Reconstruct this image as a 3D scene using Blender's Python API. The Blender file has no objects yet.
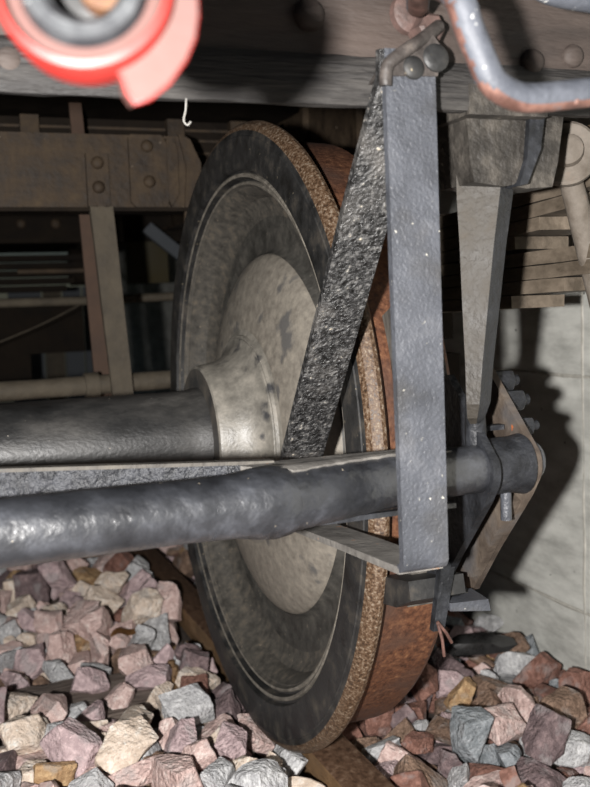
import bpy, bmesh, math, random
from mathutils import Vector, Matrix, Euler, noise

C = bpy.context.scene.collection
SC = bpy.context.scene
PI = math.pi

# ------------------------------------------------------------------ camera
cam = bpy.data.cameras.new('camera'); co = bpy.data.objects.new('camera', cam); C.objects.link(co)
YAW, PITCH, ROLL = 0.36110304, -0.09101702, -0.0362303
Fv = Vector((math.sin(YAW)*math.cos(PITCH), math.cos(YAW)*math.cos(PITCH), math.sin(PITCH)))
Rt = Vector((math.cos(YAW), -math.sin(YAW), 0)); Up = Rt.cross(Fv)
rv = Rt*math.cos(ROLL)+Up*math.sin(ROLL); uv = -Rt*math.sin(ROLL)+Up*math.cos(ROLL)
CAMLOC = Vector((-0.46042, -1.47353, 0.66629))
m = Matrix((rv, uv, -Fv)).transposed().to_4x4(); m.translation = CAMLOC
co.matrix_world = m
cam.sensor_fit = 'VERTICAL'; cam.sensor_height = 36; cam.lens = 970.27/787*36
cam.clip_start = 0.05
cam.dof.use_dof = True; cam.dof.focus_distance = 1.15; cam.dof.aperture_fstop = 7.0
SC.camera = co

# ------------------------------------------------------------------ light: dull daylight and the hard flash beside the lens
w = bpy.data.worlds.new('world'); SC.world = w; w.use_nodes = True
nt = w.node_tree; nt.nodes.clear()
sky = nt.nodes.new('ShaderNodeTexSky'); sky.sky_type = 'NISHITA'; sky.sun_disc = False
sky.sun_elevation = math.radians(35); sky.sun_rotation = math.radians(160)
bg = nt.nodes.new('ShaderNodeBackground'); bg.inputs['Strength'].default_value = 0.009
wo = nt.nodes.new('ShaderNodeOutputWorld')
nt.links.new(sky.outputs[0], bg.inputs[0]); nt.links.new(bg.outputs[0], wo.inputs[0])
fl = bpy.data.lights.new('flash', 'POINT'); fl.energy = 162; fl.color = (1.0, .97, .94); fl.shadow_soft_size = 0.016
flo = bpy.data.objects.new('flash', fl); C.objects.link(flo); flo.location = (-0.622, -1.525, 0.664)
SC.view_settings.view_transform = 'Standard'; SC.view_settings.look = 'None'
SC.view_settings.exposure = 0.0; SC.view_settings.gamma = 1.0
SC.view_settings.use_curve_mapping = False
SC.cycles.use_denoising = True

# ------------------------------------------------------------------ materials
def mat(name, stops, scale=20, rough=(.5, .8), bump=.3, bscale=120, metal=0.0, detail=8, spots=None, stretch=(1,1,1), spec=.5, ring=None, bdist=.002, rnd=False, big=None):
    """stops: list of (pos, rgb); spots: (rgb, scale, threshold) speckles; ring: none."""
    mt = bpy.data.materials.new(name); mt.use_nodes = True
    n = mt.node_tree.nodes; l = mt.node_tree.links; b = n['Principled BSDF']
    tc = n.new('ShaderNodeTexCoord'); mp = n.new('ShaderNodeMapping'); mp.inputs['Scale'].default_value = stretch
    l.new(tc.outputs['Object'], mp.inputs[0])
    if rnd:
        oi = n.new('ShaderNodeObjectInfo'); vm = n.new('ShaderNodeVectorMath'); vm.operation = 'MULTIPLY_ADD'
        cb = n.new('ShaderNodeCombineXYZ')
        for i in range(3): l.new(oi.outputs['Random'], cb.inputs[i])
        l.new(cb.outputs[0], vm.inputs[0]); vm.inputs[1].default_value = (7, 13, 29); l.new(tc.outputs['Object'], vm.inputs[2])
        l.new(vm.outputs[0], mp.inputs[0])
    nz = n.new('ShaderNodeTexNoise'); nz.inputs['Scale'].default_value = scale; nz.inputs['Detail'].default_value = detail
    nz.inputs['Roughness'].default_value = .65
    l.new(mp.outputs[0], nz.inputs['Vector'])
    cr = n.new('ShaderNodeValToRGB'); e = cr.color_ramp.elements
    e[0].position, e[0].color = stops[0][0], (*stops[0][1], 1)
    e[1].position, e[1].color = stops[-1][0], (*stops[-1][1], 1)
    for p_, c_ in stops[1:-1]:
        x = e.new(p_); x.color = (*c_, 1)
    l.new(nz.outputs['Fac'], cr.inputs[0])
    col = cr.outputs[0]
    if big:
        n3 = n.new('ShaderNodeTexNoise'); n3.inputs['Scale'].default_value = big[1]; n3.inputs['Detail'].default_value = 4
        l.new(mp.outputs[0], n3.inputs['Vector'])
        r3 = n.new('ShaderNodeValToRGB'); r3.color_ramp.elements[0].position = big[2]; r3.color_ramp.elements[1].position = big[2]+big[3]
        l.new(n3.outputs['Fac'], r3.inputs[0])
        mx = n.new('ShaderNodeMixRGB'); l.new(r3.outputs[0], mx.inputs[0]); l.new(col, mx.inputs[1]); mx.inputs[2].default_value = (*big[0], 1)
        col = mx.outputs[0]
    if spots:
        n2 = n.new('ShaderNodeTexNoise'); n2.inputs['Scale'].default_value = spots[1]; n2.inputs['Detail'].default_value = 3
        l.new(tc.outputs['Object'], n2.inputs['Vector'])
        r2 = n.new('ShaderNodeValToRGB'); r2.color_ramp.elements[0].position = spots[2]; r2.color_ramp.elements[1].position = spots[2]+.03
        l.new(n2.outputs['Fac'], r2.inputs[0])
        mx = n.new('ShaderNodeMixRGB'); l.new(r2.outputs[0], mx.inputs[0]); l.new(col, mx.inputs[1]); mx.inputs[2].default_value = (*spots[0], 1)
        col = mx.outputs[0]
    l.new(col, b.inputs['Base Color'])
    mr = n.new('ShaderNodeMapRange'); mr.inputs['From Min'].default_value = .3; mr.inputs['From Max'].default_value = .7
    mr.inputs['To Min'].default_value, mr.inputs['To Max'].default_value = rough
    l.new(nz.outputs['Fac'], mr.inputs[0]); l.new(mr.outputs[0], b.inputs['Roughness'])
    b.inputs['Metallic'].default_value = metal; b.inputs['Specular IOR Level'].default_value = spec
    if bump:
        nb = n.new('ShaderNodeTexNoise'); nb.inputs['Scale'].default_value = bscale; nb.inputs['Detail'].default_value = 5
        l.new(mp.outputs[0], nb.inputs['Vector'])
        bp = n.new('ShaderNodeBump'); bp.inputs['Strength'].default_value = bump; bp.inputs['Distance'].default_value = bdist
        l.new(nb.outputs['Fac'], bp.inputs['Height']); l.new(bp.outputs[0], b.inputs['Normal'])
    return mt

def g(v, t=(1, 1, 1)): return tuple(v*x for x in t)
M = {}
COOL = (.90, .96, 1.12); WARM = (1.15, 1, .82)
M['paint'] = mat('grey_blue_paint', [(0.33, (0.0406, 0.0433, 0.0505)), (0.55, (0.0701, 0.0748, 0.0872)), (0.72, (0.1168, 0.1205, 0.1328))], 14, (.36, .5), .9, 260, .0, spots=((.5, .48, .42), 150, .70), big=((.045, .042, .038), 11, .54, .22), bdist=.002)
M['strap_back'] = mat('crusted_black_paint', [(0.38, (0.0085, 0.0085, 0.0085)), (0.52, (0.0298, 0.0298, 0.0306)), (0.62, (0.104, 0.102, 0.0989)), (0.72, (0.1926, 0.187, 0.1776))], 150, (.25, .5), 1.0, 260, .0, spots=((.45, .40, .32), 150, .70), big=((.10, .095, .09), 16, .55, .12), bdist=.004, spec=.8, detail=4)
M['tube'] = mat('glossy_black_paint', [(.35, g(.012, COOL)), (.55, g(.03, COOL)), (.72, g(.075, COOL))], 18, (.29, .45), 1.0, 70, .0, spots=((.30, .26, .20), 90, .72), bdist=.0022, spec=1.0)
M['axle'] = mat('axle_dusty_black', [(0.36, (0.0084, 0.0084, 0.0084)), (0.5, (0.021, 0.021, 0.021)), (0.62, (0.0437, 0.042, 0.0399)), (0.74, (0.0945, 0.09, 0.0837))], 11, (.3, .55), .6, 220, .0, spots=((.4, .36, .3), 120, .74), bdist=.001, stretch=(.6, 1, 1), spec=.7)
M['bar'] = mat('hammered_black_paint', [(0.4, (0.0182, 0.0194, 0.0227)), (0.65, (0.0456, 0.0486, 0.0567))], 60, (.36, .5), 1.0, 170, .0, bdist=.006, spec=.6)
M['dustplate'] = mat('dusty_plate', [(0.35, (0.0884, 0.0816, 0.0748)), (0.55, (0.17, 0.1598, 0.1462)), (0.75, (0.2448, 0.2244, 0.1972))], 30, (.7, .9), .6, 160, spots=((.30, .16, .09), 60, .68))
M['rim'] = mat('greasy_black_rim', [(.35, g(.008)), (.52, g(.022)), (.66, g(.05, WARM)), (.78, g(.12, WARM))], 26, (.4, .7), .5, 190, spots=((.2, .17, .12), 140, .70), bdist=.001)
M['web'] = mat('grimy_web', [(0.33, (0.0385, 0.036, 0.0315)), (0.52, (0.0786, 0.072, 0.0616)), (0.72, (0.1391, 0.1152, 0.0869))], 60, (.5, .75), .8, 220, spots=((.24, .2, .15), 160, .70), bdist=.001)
M['ridge'] = mat('lit_dusty_ridge', [(.35, (.10, .09, .075)), (.55, (.19, .172, .145)), (.7, (.27, .245, .205))], 60, (.5, .75), .6, 200)  # dusty ridge tops, with the light they catch put into the colour
M['web_dark'] = mat('shaded_grimy_web', [(.33, (.026, .025, .022)), (.52, (.055, .052, .046)), (.72, (.10, .092, .078))], 40, (.5, .75), .8, 220, spots=((.2, .17, .13), 160, .70), bdist=.001)  # darker copy of the grimy web; shade of the deep part painted in
M['dust'] = mat('dust_coated_steel', [(0.33, (0.1611, 0.1425, 0.1193)), (0.5, (0.2215, 0.1995, 0.1679)), (0.68, (0.292, 0.2612, 0.2164))], 70, (.5, .75), .6, 240, big=((.11, .105, .10), 22, .60, .08), bdist=.0008)
M['hub'] = mat('dusty_hub', [(0.35, (0.1339, 0.125, 0.1092)), (0.5, (0.206, 0.192, 0.1662)), (0.66, (0.2884, 0.265, 0.228))], 40, (.34, .55), .7, 200, big=((.045, .045, .048), 26, .61, .10), bdist=.0008, spec=.7)
M['hubend'] = mat('dark_hub_end', [(.4, g(.04)), (.7, g(.10, WARM))], 25, (.4, .7), .4, 200)
M['flange'] = mat('speckled_rust_flange', [(0.36, (0.0306, 0.0184, 0.011)), (0.47, (0.0796, 0.0428, 0.0214)), (0.56, (0.1346, 0.0887, 0.0551)), (0.68, (0.257, 0.2142, 0.1652))], 250, (.45, .75), .8, 210, detail=5, bdist=.0012)
M['tread'] = mat('orange_rust_tread', [(0.33, (0.045, 0.0188, 0.0105)), (0.5, (0.1125, 0.045, 0.0225)), (0.62, (0.165, 0.0713, 0.0338)), (0.72, (0.27, 0.135, 0.06))], 130, (.5, .75), .6, 210, stretch=(1, 1, 1), big=((.075, .040, .028), 12, .48, .2), bdist=.0015)
M['rail_top'] = mat('brown_rail_head', [(0.35, (0.0525, 0.03, 0.0188)), (0.52, (0.1125, 0.0638, 0.039)), (0.7, (0.2025, 0.135, 0.09))], 90, (.4, .65), .5, 130, stretch=(1, .7, 1), bdist=.001)
M['rail_side'] = mat('rusty_rail_side', [(0.35, (0.104, 0.06, 0.028)), (0.55, (0.192, 0.112, 0.052)), (0.72, (0.264, 0.176, 0.096))], 30, (.6, .85), .6, 130, stretch=(1, .5, 1))
M['beam'] = mat('weathered_headstock', [(0.33, (0.0141, 0.0108, 0.0096)), (0.5, (0.0374, 0.0282, 0.024)), (0.62, (0.0572, 0.0436, 0.0368)), (0.75, (0.1056, 0.0871, 0.076))], 22, (.55, .85), 1.0, 90, stretch=(.35, 1, 1.5), spots=((.30, .10, .045), 34, .73), big=((.075, .055, .046), 5, .45, .2), bdist=.003)
M['beam_low'] = mat('dark_headstock_lip', [(0.33, (0.0079, 0.007, 0.007)), (0.52, (0.0264, 0.0242, 0.0229)), (0.66, (0.0572, 0.0528, 0.0484)), (0.78, (0.1496, 0.132, 0.1144))], 40, (.5, .85), 1.0, 130, stretch=(.2, 1, 1.8), bdist=.004)  # darker, streakier tone for the lower band of the beam
M['bolt'] = mat('sooty_bolt', [(0.35, (0.0229, 0.0193, 0.0175)), (0.6, (0.0597, 0.0505, 0.0459)), (0.75, (0.1102, 0.0918, 0.078))], 50, (.4, .7), .6, 180)
M['cast'] = mat('crazed_casting', [(0.35, (0.0156, 0.0135, 0.0114)), (0.5, (0.0363, 0.0321, 0.0274)), (0.66, (0.0778, 0.0684, 0.0571))], 30, (.5, .75), 1.0, 110, bdist=.004, spots=((.3, .27, .22), 110, .72))
M['hanger'] = mat('dusty_hanger', [(0.35, (0.0191, 0.0157, 0.012)), (0.6, (0.0421, 0.0357, 0.0278)), (0.74, (0.065, 0.0535, 0.0411))], 25, (.5, .75), .8, 130, bdist=.002)
M['blackface'] = mat('black_crackled', [(0.4, (0.0097, 0.0104, 0.0121)), (0.62, (0.027, 0.0288, 0.0336)), (0.75, (0.072, 0.072, 0.072))], 30, (.4, .6), 1.0, 110, bdist=.003, spec=.35)
M['cheek'] = mat('brown_grime_cheek', [(0.35, (0.044, 0.032, 0.024)), (0.55, (0.096, 0.0736, 0.056)), (0.7, (0.152, 0.124, 0.096))], 25, (.6, .85), .5, 150, spots=((.35, .10, .03), 30, .72), big=((.07, .065, .065), 12, .52, .12))
M['shoe'] = mat('worn_brake_iron', [(.35, (.045, .04, .036)), (.6, (.11, .10, .085)), (.75, (.18, .16, .13))], 35, (.6, .85), .9, 120, bdist=.003, stretch=(1, 1, .5))
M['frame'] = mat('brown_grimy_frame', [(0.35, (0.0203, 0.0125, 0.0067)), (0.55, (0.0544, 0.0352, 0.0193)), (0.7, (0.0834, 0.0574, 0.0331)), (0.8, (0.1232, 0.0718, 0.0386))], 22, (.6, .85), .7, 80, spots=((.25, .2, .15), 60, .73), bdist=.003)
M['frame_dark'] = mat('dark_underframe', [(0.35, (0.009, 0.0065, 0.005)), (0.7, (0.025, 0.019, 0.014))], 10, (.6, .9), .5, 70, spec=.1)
M['hang_light'] = mat('dry_mud_steel', [(0.35, (0.0599, 0.0486, 0.0342)), (0.6, (0.1004, 0.083, 0.0594)), (0.75, (0.124, 0.1053, 0.0756))], 14, (.7, .9), .7, 70, bdist=.004)
M['redbrown'] = mat('red_brown_bar', [(0.35, (0.05, 0.0275, 0.0175)), (0.7, (0.1, 0.06, 0.04))], 12, (.7, .9), .5, 70)
M['spring'] = mat('rusty_spring_leaf', [(0.35, (0.066, 0.051, 0.036)), (0.55, (0.144, 0.114, 0.084)), (0.7, (0.216, 0.174, 0.132)), (0.8, (0.204, 0.108, 0.06))], 28, (.6, .85), .8, 90, stretch=(1, .4, 1), bdist=.003)
M['link'] = mat('dusty_link', [(0.35, (0.0896, 0.0728, 0.056)), (0.6, (0.1568, 0.1344, 0.112)), (0.75, (0.2016, 0.14, 0.1008))], 30, (.6, .85), .6, 120)
M['concrete'] = mat('board_marked_concrete', [(0.33, (0.378, 0.378, 0.35)), (0.5, (0.588, 0.588, 0.546)), (0.66, (0.728, 0.728, 0.6789))], 14, (.75, .9), .5, 60, spots=((.10, .10, .09), 38, .70), big=((.40, .40, .37), 5, .5, .25), stretch=(1, .45, 1.3), bdist=.002)
M['fin'] = mat('pale_mortar_fin', [(.35, (.38, .37, .33)), (.7, (.6, .58, .52))], 40, (.8, .9), .6, 120)
M['red'] = mat('red_coupling_paint', [(0.35, (0.1764, 0.0084, 0.0059)), (0.7, (0.21, 0.0147, 0.0105))], 12, (.45, .6), .3, 60)
M['pink'] = mat('overexposed_red_paint', [(0.35, (0.049, 0.0158, 0.0122)), (0.7, (0.0605, 0.0274, 0.0216))], 14, (.6, .8), .3, 60)  # overexposed look of the red paint is put into this colour
M['rubber'] = mat('grey_rubber', [(0.35, (0.009, 0.0099, 0.012)), (0.6, (0.027, 0.0291, 0.0315)), (0.72, (0.042, 0.0441, 0.0465))], 70, (.45, .6), .4, 120)
M['brass'] = mat('dirty_brass', [(0.35, (0.05, 0.0175, 0.006)), (0.7, (0.12, 0.06, 0.02))], 40, (.4, .6), .4, 60)
M['black'] = mat('soot_black', [(.4, g(.006)), (.7, g(.02))], 20, (.5, .8), .3, 60)
M['handle'] = mat('slate_blue_handle', [(0.35, (0.0431, 0.0475, 0.0588)), (0.6, (0.0819, 0.0883, 0.1046))], 40, (.5, .65), .6, 140, spots=((.5, .5, .48), 120, .69))
M['rustpink'] = mat('pink_rust', [(0.35, (0.0532, 0.0245, 0.0175)), (0.5, (0.0997, 0.049, 0.0385)), (0.62, (0.1662, 0.084, 0.063)), (0.75, (0.0931, 0.091, 0.098))], 60, (.5, .7), .5, 120)
M['dullred'] = mat('dull_reddish_bolt', [(.35, (.05, .034, .03)), (.6, (.11, .065, .055)), (.75, (.2, .10, .085))], 40, (.5, .8), .8, 120)
M['sleeper'] = mat('grey_weathered_timber', [(0.35, (0.08, 0.06, 0.048)), (0.52, (0.16, 0.128, 0.108)), (0.7, (0.264, 0.224, 0.192))], 22, (.75, .9), 1.0, 60, stretch=(.3, 2, 1), bdist=.006)
M['plate'] = mat('brown_baseplate', [(.35, (.06, .04, .025)), (.7, (.16, .10, .06))], 25, (.6, .8), .5, 90)
M['dirt'] = mat('ballast_dust', [(.35, (.035, .028, .024)), (.7, (.10, .08, .07))], 60, (.85, .95), 1.0, 60)
M['leaf'] = mat('dry_brown_leaf', [(.35, (.16, .07, .025)), (.7, (.32, .17, .06))], 60, (.6, .8), .3, 90)
M['thread'] = mat('pale_thread', [(0.35, (0.25, 0.24, 0.225)), (0.7, (0.35, 0.34, 0.31))], 60, (.6, .8), 0)
M['coal'] = mat('glossy_black_lump', [(.35, g(.010)), (.7, g(.03))], 30, (.2, .4), .8, 40, spec=.8)
M['yellow'] = mat('olive_yellow_paint', [(0.35, (0.0264, 0.0192, 0.0024)), (0.7, (0.0408, 0.03, 0.0048))], 10, (.6, .8), .2, 60)
M['bluegrey'] = mat('blue_grey_sheet', [(0.35, (0.06, 0.069, 0.081)), (0.7, (0.09, 0.099, 0.111))], 6, (.6, .8), .2, 60)
STONE = []; STONE_FAR = []
for nm, a, b in [('pink', (.33, .235, .215), (.50, .39, .36)), ('mauve', (.25, .185, .19), (.40, .31, .31)), ('grey', (.25, .25, .255), (.42, .42, .42)),
                 ('beige', (.38, .31, .25), (.56, .48, .41)), ('redbrown', (.16, .075, .055), (.30, .16, .125)), ('ochre', (.33, .20, .10), (.52, .36, .20)),
                 ('darkmauve', (.12, .085, .088), (.24, .175, .175)), ('bluegrey', (.20, .22, .235), (.36, .38, .40)), ('brown', (.15, .095, .065), (.30, .20, .145))]:
    k_ = 1.62 if nm in ('pink', 'beige', 'grey', 'mauve') else 1.08
    a = tuple(v*k_ for v in a); b = tuple(v*k_ for v in b); mid = tuple((x+y)/2 for x, y in zip(a, b))
    lo = tuple(v*.8 for v in a); hi = tuple(min(.85, v*1.2) for v in b)
    for lst, q in ((STONE, 1), (STONE_FAR, 16)):
        lst.append(mat('stone_'+nm, [(.28, lo), (.45, a), (.56, mid), (.72, hi)], 5.5*q, (.7, .92), .6, 13*q, rnd=True, spots=(hi, 34*q, .66), big=(tuple((v+.24)*.55 for v in mid), 2.2*q, .55, .12), bdist=.016 if q == 1 else .001, detail=10))

# ------------------------------------------------------------------ builders
WLOC = {}
def tag(o, label=None, cat=None, group=None, kind=None):
    if label: o['label'] = label
    if cat: o['category'] = cat
    if group: o['group'] = group
    if kind: o['kind'] = kind
    return o
def thing(name, label, cat, loc, group=None):
    o = bpy.data.objects.new(name, None); o.empty_display_size = .02; C.objects.link(o); o.location = loc
    WLOC[o] = Vector(loc); return tag(o, label, cat, group)
def obj(name, bm, mats, parent=None, bevel=0, smooth=35, loc=None, seg=2, label=None):
    """Link bm (built in world coordinates) as one mesh object."""
    if bevel:
        ed = [e for e in bm.edges if len(e.link_faces) == 2 and e.calc_face_angle(0) > math.radians(30)]
        bmesh.ops.bevel(bm, geom=ed, offset=bevel, segments=seg, affect='EDGES', clamp_overlap=True)
    bmesh.ops.recalc_face_normals(bm, faces=bm.faces)
    if parent is not None: org = WLOC[parent]
    elif loc is not None: org = Vector(loc)
    else:
        xs = [v.co.x for v in bm.verts]; ys = [v.co.y for v in bm.verts]; zs = [v.co.z for v in bm.verts]
        org = Vector(((min(xs)+max(xs))/2, (min(ys)+max(ys))/2, min(zs)))
    for v in bm.verts: v.co -= org
    me = bpy.data.meshes.new(name); bm.to_mesh(me); bm.free()
    for mt in (mats if isinstance(mats, (list, tuple)) else [mats]): me.materials.append(M[mt] if isinstance(mt, str) else mt)
    if smooth: me.shade_smooth() if hasattr(me, 'shade_smooth') else None; me.set_sharp_from_angle(angle=math.radians(smooth))
    o = bpy.data.objects.new(name, me); C.objects.link(o)
    if parent is not None: o.parent = parent
    else: o.location = org
    WLOC[o] = org
    if label: o['label'] = label
    return o
B = bmesh.new
def box(bm, x0, x1, y0, y1, z0, z1, mi=0):
    v = [bm.verts.new((x, y, z)) for x in (x0, x1) for y in (y0, y1) for z in (z0, z1)]
    for f in [(0,1,3,2),(4,6,7,5),(0,4,5,1),(2,3,7,6),(0,2,6,4),(1,5,7,3)]:
        bm.faces.new([v[i] for i in f]).material_index = mi
    return v
def hexa(bm, pts, mi=0):
    """eight points, bottom ring of four then top ring of four"""
    v = [bm.verts.new(p) for p in pts]
    for f in [(3,2,1,0),(4,5,6,7),(0,1,5,4),(1,2,6,5),(2,3,7,6),(3,0,4,7)]:
        bm.faces.new([v[i] for i in f]).material_index = mi
def prism(bm, poly, ax, a, b, mi=0):
    """extrude 2D polygon along axis ax from a to b; poly in the two other axes in xyz order"""
    def P(q, t):
        q = list(q); q.insert('xyz'.index(ax), t); return q
    lo = [bm.verts.new(P(q, a)) for q in poly]; hi = [bm.verts.new(P(q, b)) for q in poly]
    n = len(poly)
    bm.faces.new(lo[::-1]).material_index = mi; bm.faces.new(hi).material_index = mi
    for i in range(n): bm.faces.new((lo[i], lo[(i+1) % n], hi[(i+1) % n], hi[i])).material_index = mi
def lathe(bm, prof, org=(0,0,0), d=(1,0,0), n=32, mis=None, cap=True, jit=0, seed=1):
    """prof: (distance along d, radius)"""
    d = Vector(d).normalized(); q = d.to_track_quat('Z', 'Y'); org = Vector(org); rings = []
    rg = random.Random(seed)
    for (a, r) in prof:
        if r < 1e-6: rings.append([bm.verts.new(org+d*a)])
        else: rings.append([bm.verts.new(org+d*a+q @ Vector((math.cos(2*PI*i/n), math.sin(2*PI*i/n), 0))*r*(1+rg.uniform(-jit, jit))) for i in range(n)])
    for k in range(len(rings)-1):
        A, D = rings[k], rings[k+1]; mi = mis[k] if mis else 0
        if len(A) == 1 and len(D) == 1: continue
        for i in range(n):
            j = (i+1) % n
            if len(A) == 1: f = bm.faces.new((A[0], D[j], D[i]))
            elif len(D) == 1: f = bm.faces.new((A[i], A[j], D[0]))
            else: f = bm.faces.new((A[i], A[j], D[j], D[i]))
            f.material_index = mi
    if cap:
        for rr in (rings[0], rings[-1]):
            if len(rr) > 2: bm.faces.new(rr)
def catmull(pts, k=6):
    out = []; P = [Vector(p) for p in pts]
    for i in range(len(P)-1):
        p0 = P[max(i-1, 0)]; p1 = P[i]; p2 = P[i+1]; p3 = P[min(i+2, len(P)-1)]
        for s in range(k):
            t = s/k
            out.append(.5*((2*p1)+(-p0+p2)*t+(2*p0-5*p1+4*p2-p3)*t*t+(-p0+3*p1-3*p2+p3)*t**3))
    out.append(P[-1]); return out
def tube(bm, path, rad, n=16, cap=True, sq=(1, 1)):
    P = [Vector(p) for p in path]; rad = rad if isinstance(rad, (list, tuple)) else [rad]*len(P)
    rings = []; up = None
    for i, p in enumerate(P):
        t = (P[min(i+1, len(P)-1)]-P[max(i-1, 0)]).normalized()
        if up is None: up = Vector((0,0,1)) if abs(t.z) < .9 else Vector((1,0,0))
        up = (up-t*up.dot(t)).normalized(); s = t.cross(up)
        rings.append([bm.verts.new(p+(s*math.cos(2*PI*k/n)*sq[0]+up*math.sin(2*PI*k/n)*sq[1])*rad[i]) for k in range(n)])
    for a, b in zip(rings, rings[1:]):
        for k in range(n): bm.faces.new((a[k], a[(k+1) % n], b[(k+1) % n], b[k]))
    if cap: bm.faces.new(rings[0][::-1]); bm.faces.new(rings[-1])
def ribbon(bm, path, t, ax, a, b, closed=False):
    """flat bar of thickness t following a 2D path, width from a to b along axis ax"""
    P = [Vector(p) for p in path]; n = len(P); off = []
    for i in range(n):
        if closed: d0 = (P[i]-P[i-1]).normalized(); d1 = (P[(i+1) % n]-P[i]).normalized()
        else:
            d1 = (P[min(i+1, n-1)]-P[i]); d0 = (P[i]-P[max(i-1, 0)])
            d0 = (d0 if d0.length else d1).normalized(); d1 = (d1 if d1.length else d0).normalized()
        nn = Vector((-(d0+d1).y, (d0+d1).x)).normalized(); k = 1/max(.5, nn.dot(Vector((-d1.y, d1.x))))
        off.append(nn*k*t)
    ai = 'xyz'.index(ax)
    def V(q, s):
        q = list(q); q.insert(ai, s); return bm.verts.new(q)
    R = [(V(P[i], a), V(P[i], b), V(P[i]+off[i], b), V(P[i]+off[i], a)) for i in range(n)]
    for i in range(n if closed else n-1):
        A, D = R[i], R[(i+1) % n]
        for k in range(4): bm.faces.new((A[k], A[(k+1) % 4], D[(k+1) % 4], D[k]))
    if not closed: bm.faces.new(R[0][::-1]); bm.faces.new(R[-1])
def rivet(bm, p, d, r, h=None, n=16):
    h = h or r*.7
    lathe(bm, [(-.002, r), (h*.25, r*.98), (h*.6, r*.85), (h*.88, r*.5), (h, 0)], p, d, n)
def nut(bm, p, d, r, h, stub=.0):
    lathe(bm, [(-.001, r*1.25), (r*.2, r*1.25), (r*.2, r*.95)], p, d, 20)
    lathe(bm, [(r*.15, r), (h*.9, r), (h, r*.88)], p, d, 6)
    if stub: lathe(bm, [(h*.8, r*.5), (h+stub, r*.5), (h+stub+.001, r*.4)], p, d, 12)
def roughen(bm, amt, seed=0, cuts=0):
    if cuts: bmesh.ops.subdivide_edges(bm, edges=list(bm.edges), cuts=cuts, use_grid_fill=True)
    rg = random.Random(seed)
    for v in bm.verts: v.co += Vector((rg.uniform(-amt, amt), rg.uniform(-amt, amt), rg.uniform(-amt, amt)))

# ------------------------------------------------------------------ setting: ground with ballast, concrete wall
bm = B()
NX, NY = 60, 90
rg = random.Random(3)
grid = [[bm.verts.new((-3+5.5*i/NX, -1.6+6.6*j/NY, -.088+rg.uniform(-.006, .006) if (-3+5.5*i/NX) < .7 else -.088)) for j in range(NY+1)] for i in range(NX+1)]
for i in range(NX):
    for j in range(NY): bm.faces.new((grid[i][j], grid[i+1][j], grid[i+1][j+1], grid[i][j+1]))
ground = obj('ground', bm, 'dirt', loc=(0, 0, -.1)); ground['kind'] = 'structure'

def stone_mesh(i, fine=True):
    """a lump broken off along random flat planes, its faces slightly uneven"""
    rg = random.Random(200+i)
    bm = bmesh.new(); bmesh.ops.create_cube(bm, size=1.0)
    sx, sy, sz = 1.0, rg.uniform(.62, .95), rg.uniform(.42, .75)
    for k in range(rg.randint(9, 13)):
        n = Vector((rg.gauss(0, 1), rg.gauss(0, 1), rg.gauss(0, 1))).normalized()
        r = bmesh.ops.bisect_plane(bm, geom=list(bm.verts)+list(bm.edges)+list(bm.faces), plane_co=n*rg.uniform(.36, .54), plane_no=n, clear_outer=True)
        ed = [e for e in r['geom_cut'] if isinstance(e, bmesh.types.BMEdge)]
        if len(ed) > 2: bmesh.ops.edgenet_fill(bm, edges=ed)
    for v in bm.verts: v.co = Vector((v.co.x*sx, v.co.y*sy, v.co.z*sz))
    bmesh.ops.remove_doubles(bm, verts=bm.verts, dist=.02)
    r = bmesh.ops.convex_hull(bm, input=bm.verts)
    bmesh.ops.delete(bm, geom=[q for q in r['geom_interior'] if isinstance(q, bmesh.types.BMVert)], context='VERTS')
    bmesh.ops.dissolve_limit(bm, angle_limit=math.radians(6), verts=bm.verts, edges=bm.edges)
    if fine:
        bmesh.ops.bevel(bm, geom=list(bm.edges), offset=.022, segments=1, affect='EDGES', clamp_overlap=True)
        bmesh.ops.triangulate(bm, faces=bm.faces)
        bmesh.ops.subdivide_edges(bm, edges=[e for e in bm.edges if e.calc_length() > .16], cuts=1)
        bmesh.ops.triangulate(bm, faces=bm.faces)
        for v in bm.verts: v.co += v.co.normalized()*noise.noise(v.co*5+Vector((i*7, 0, 0)))*.045
    me = bpy.data.meshes.new('stone_shape'); bm.to_mesh(me); bm.free()
    me.materials.append(STONE[0])
    return me
SHAPES = [stone_mesh(i) for i in range(16)]
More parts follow.
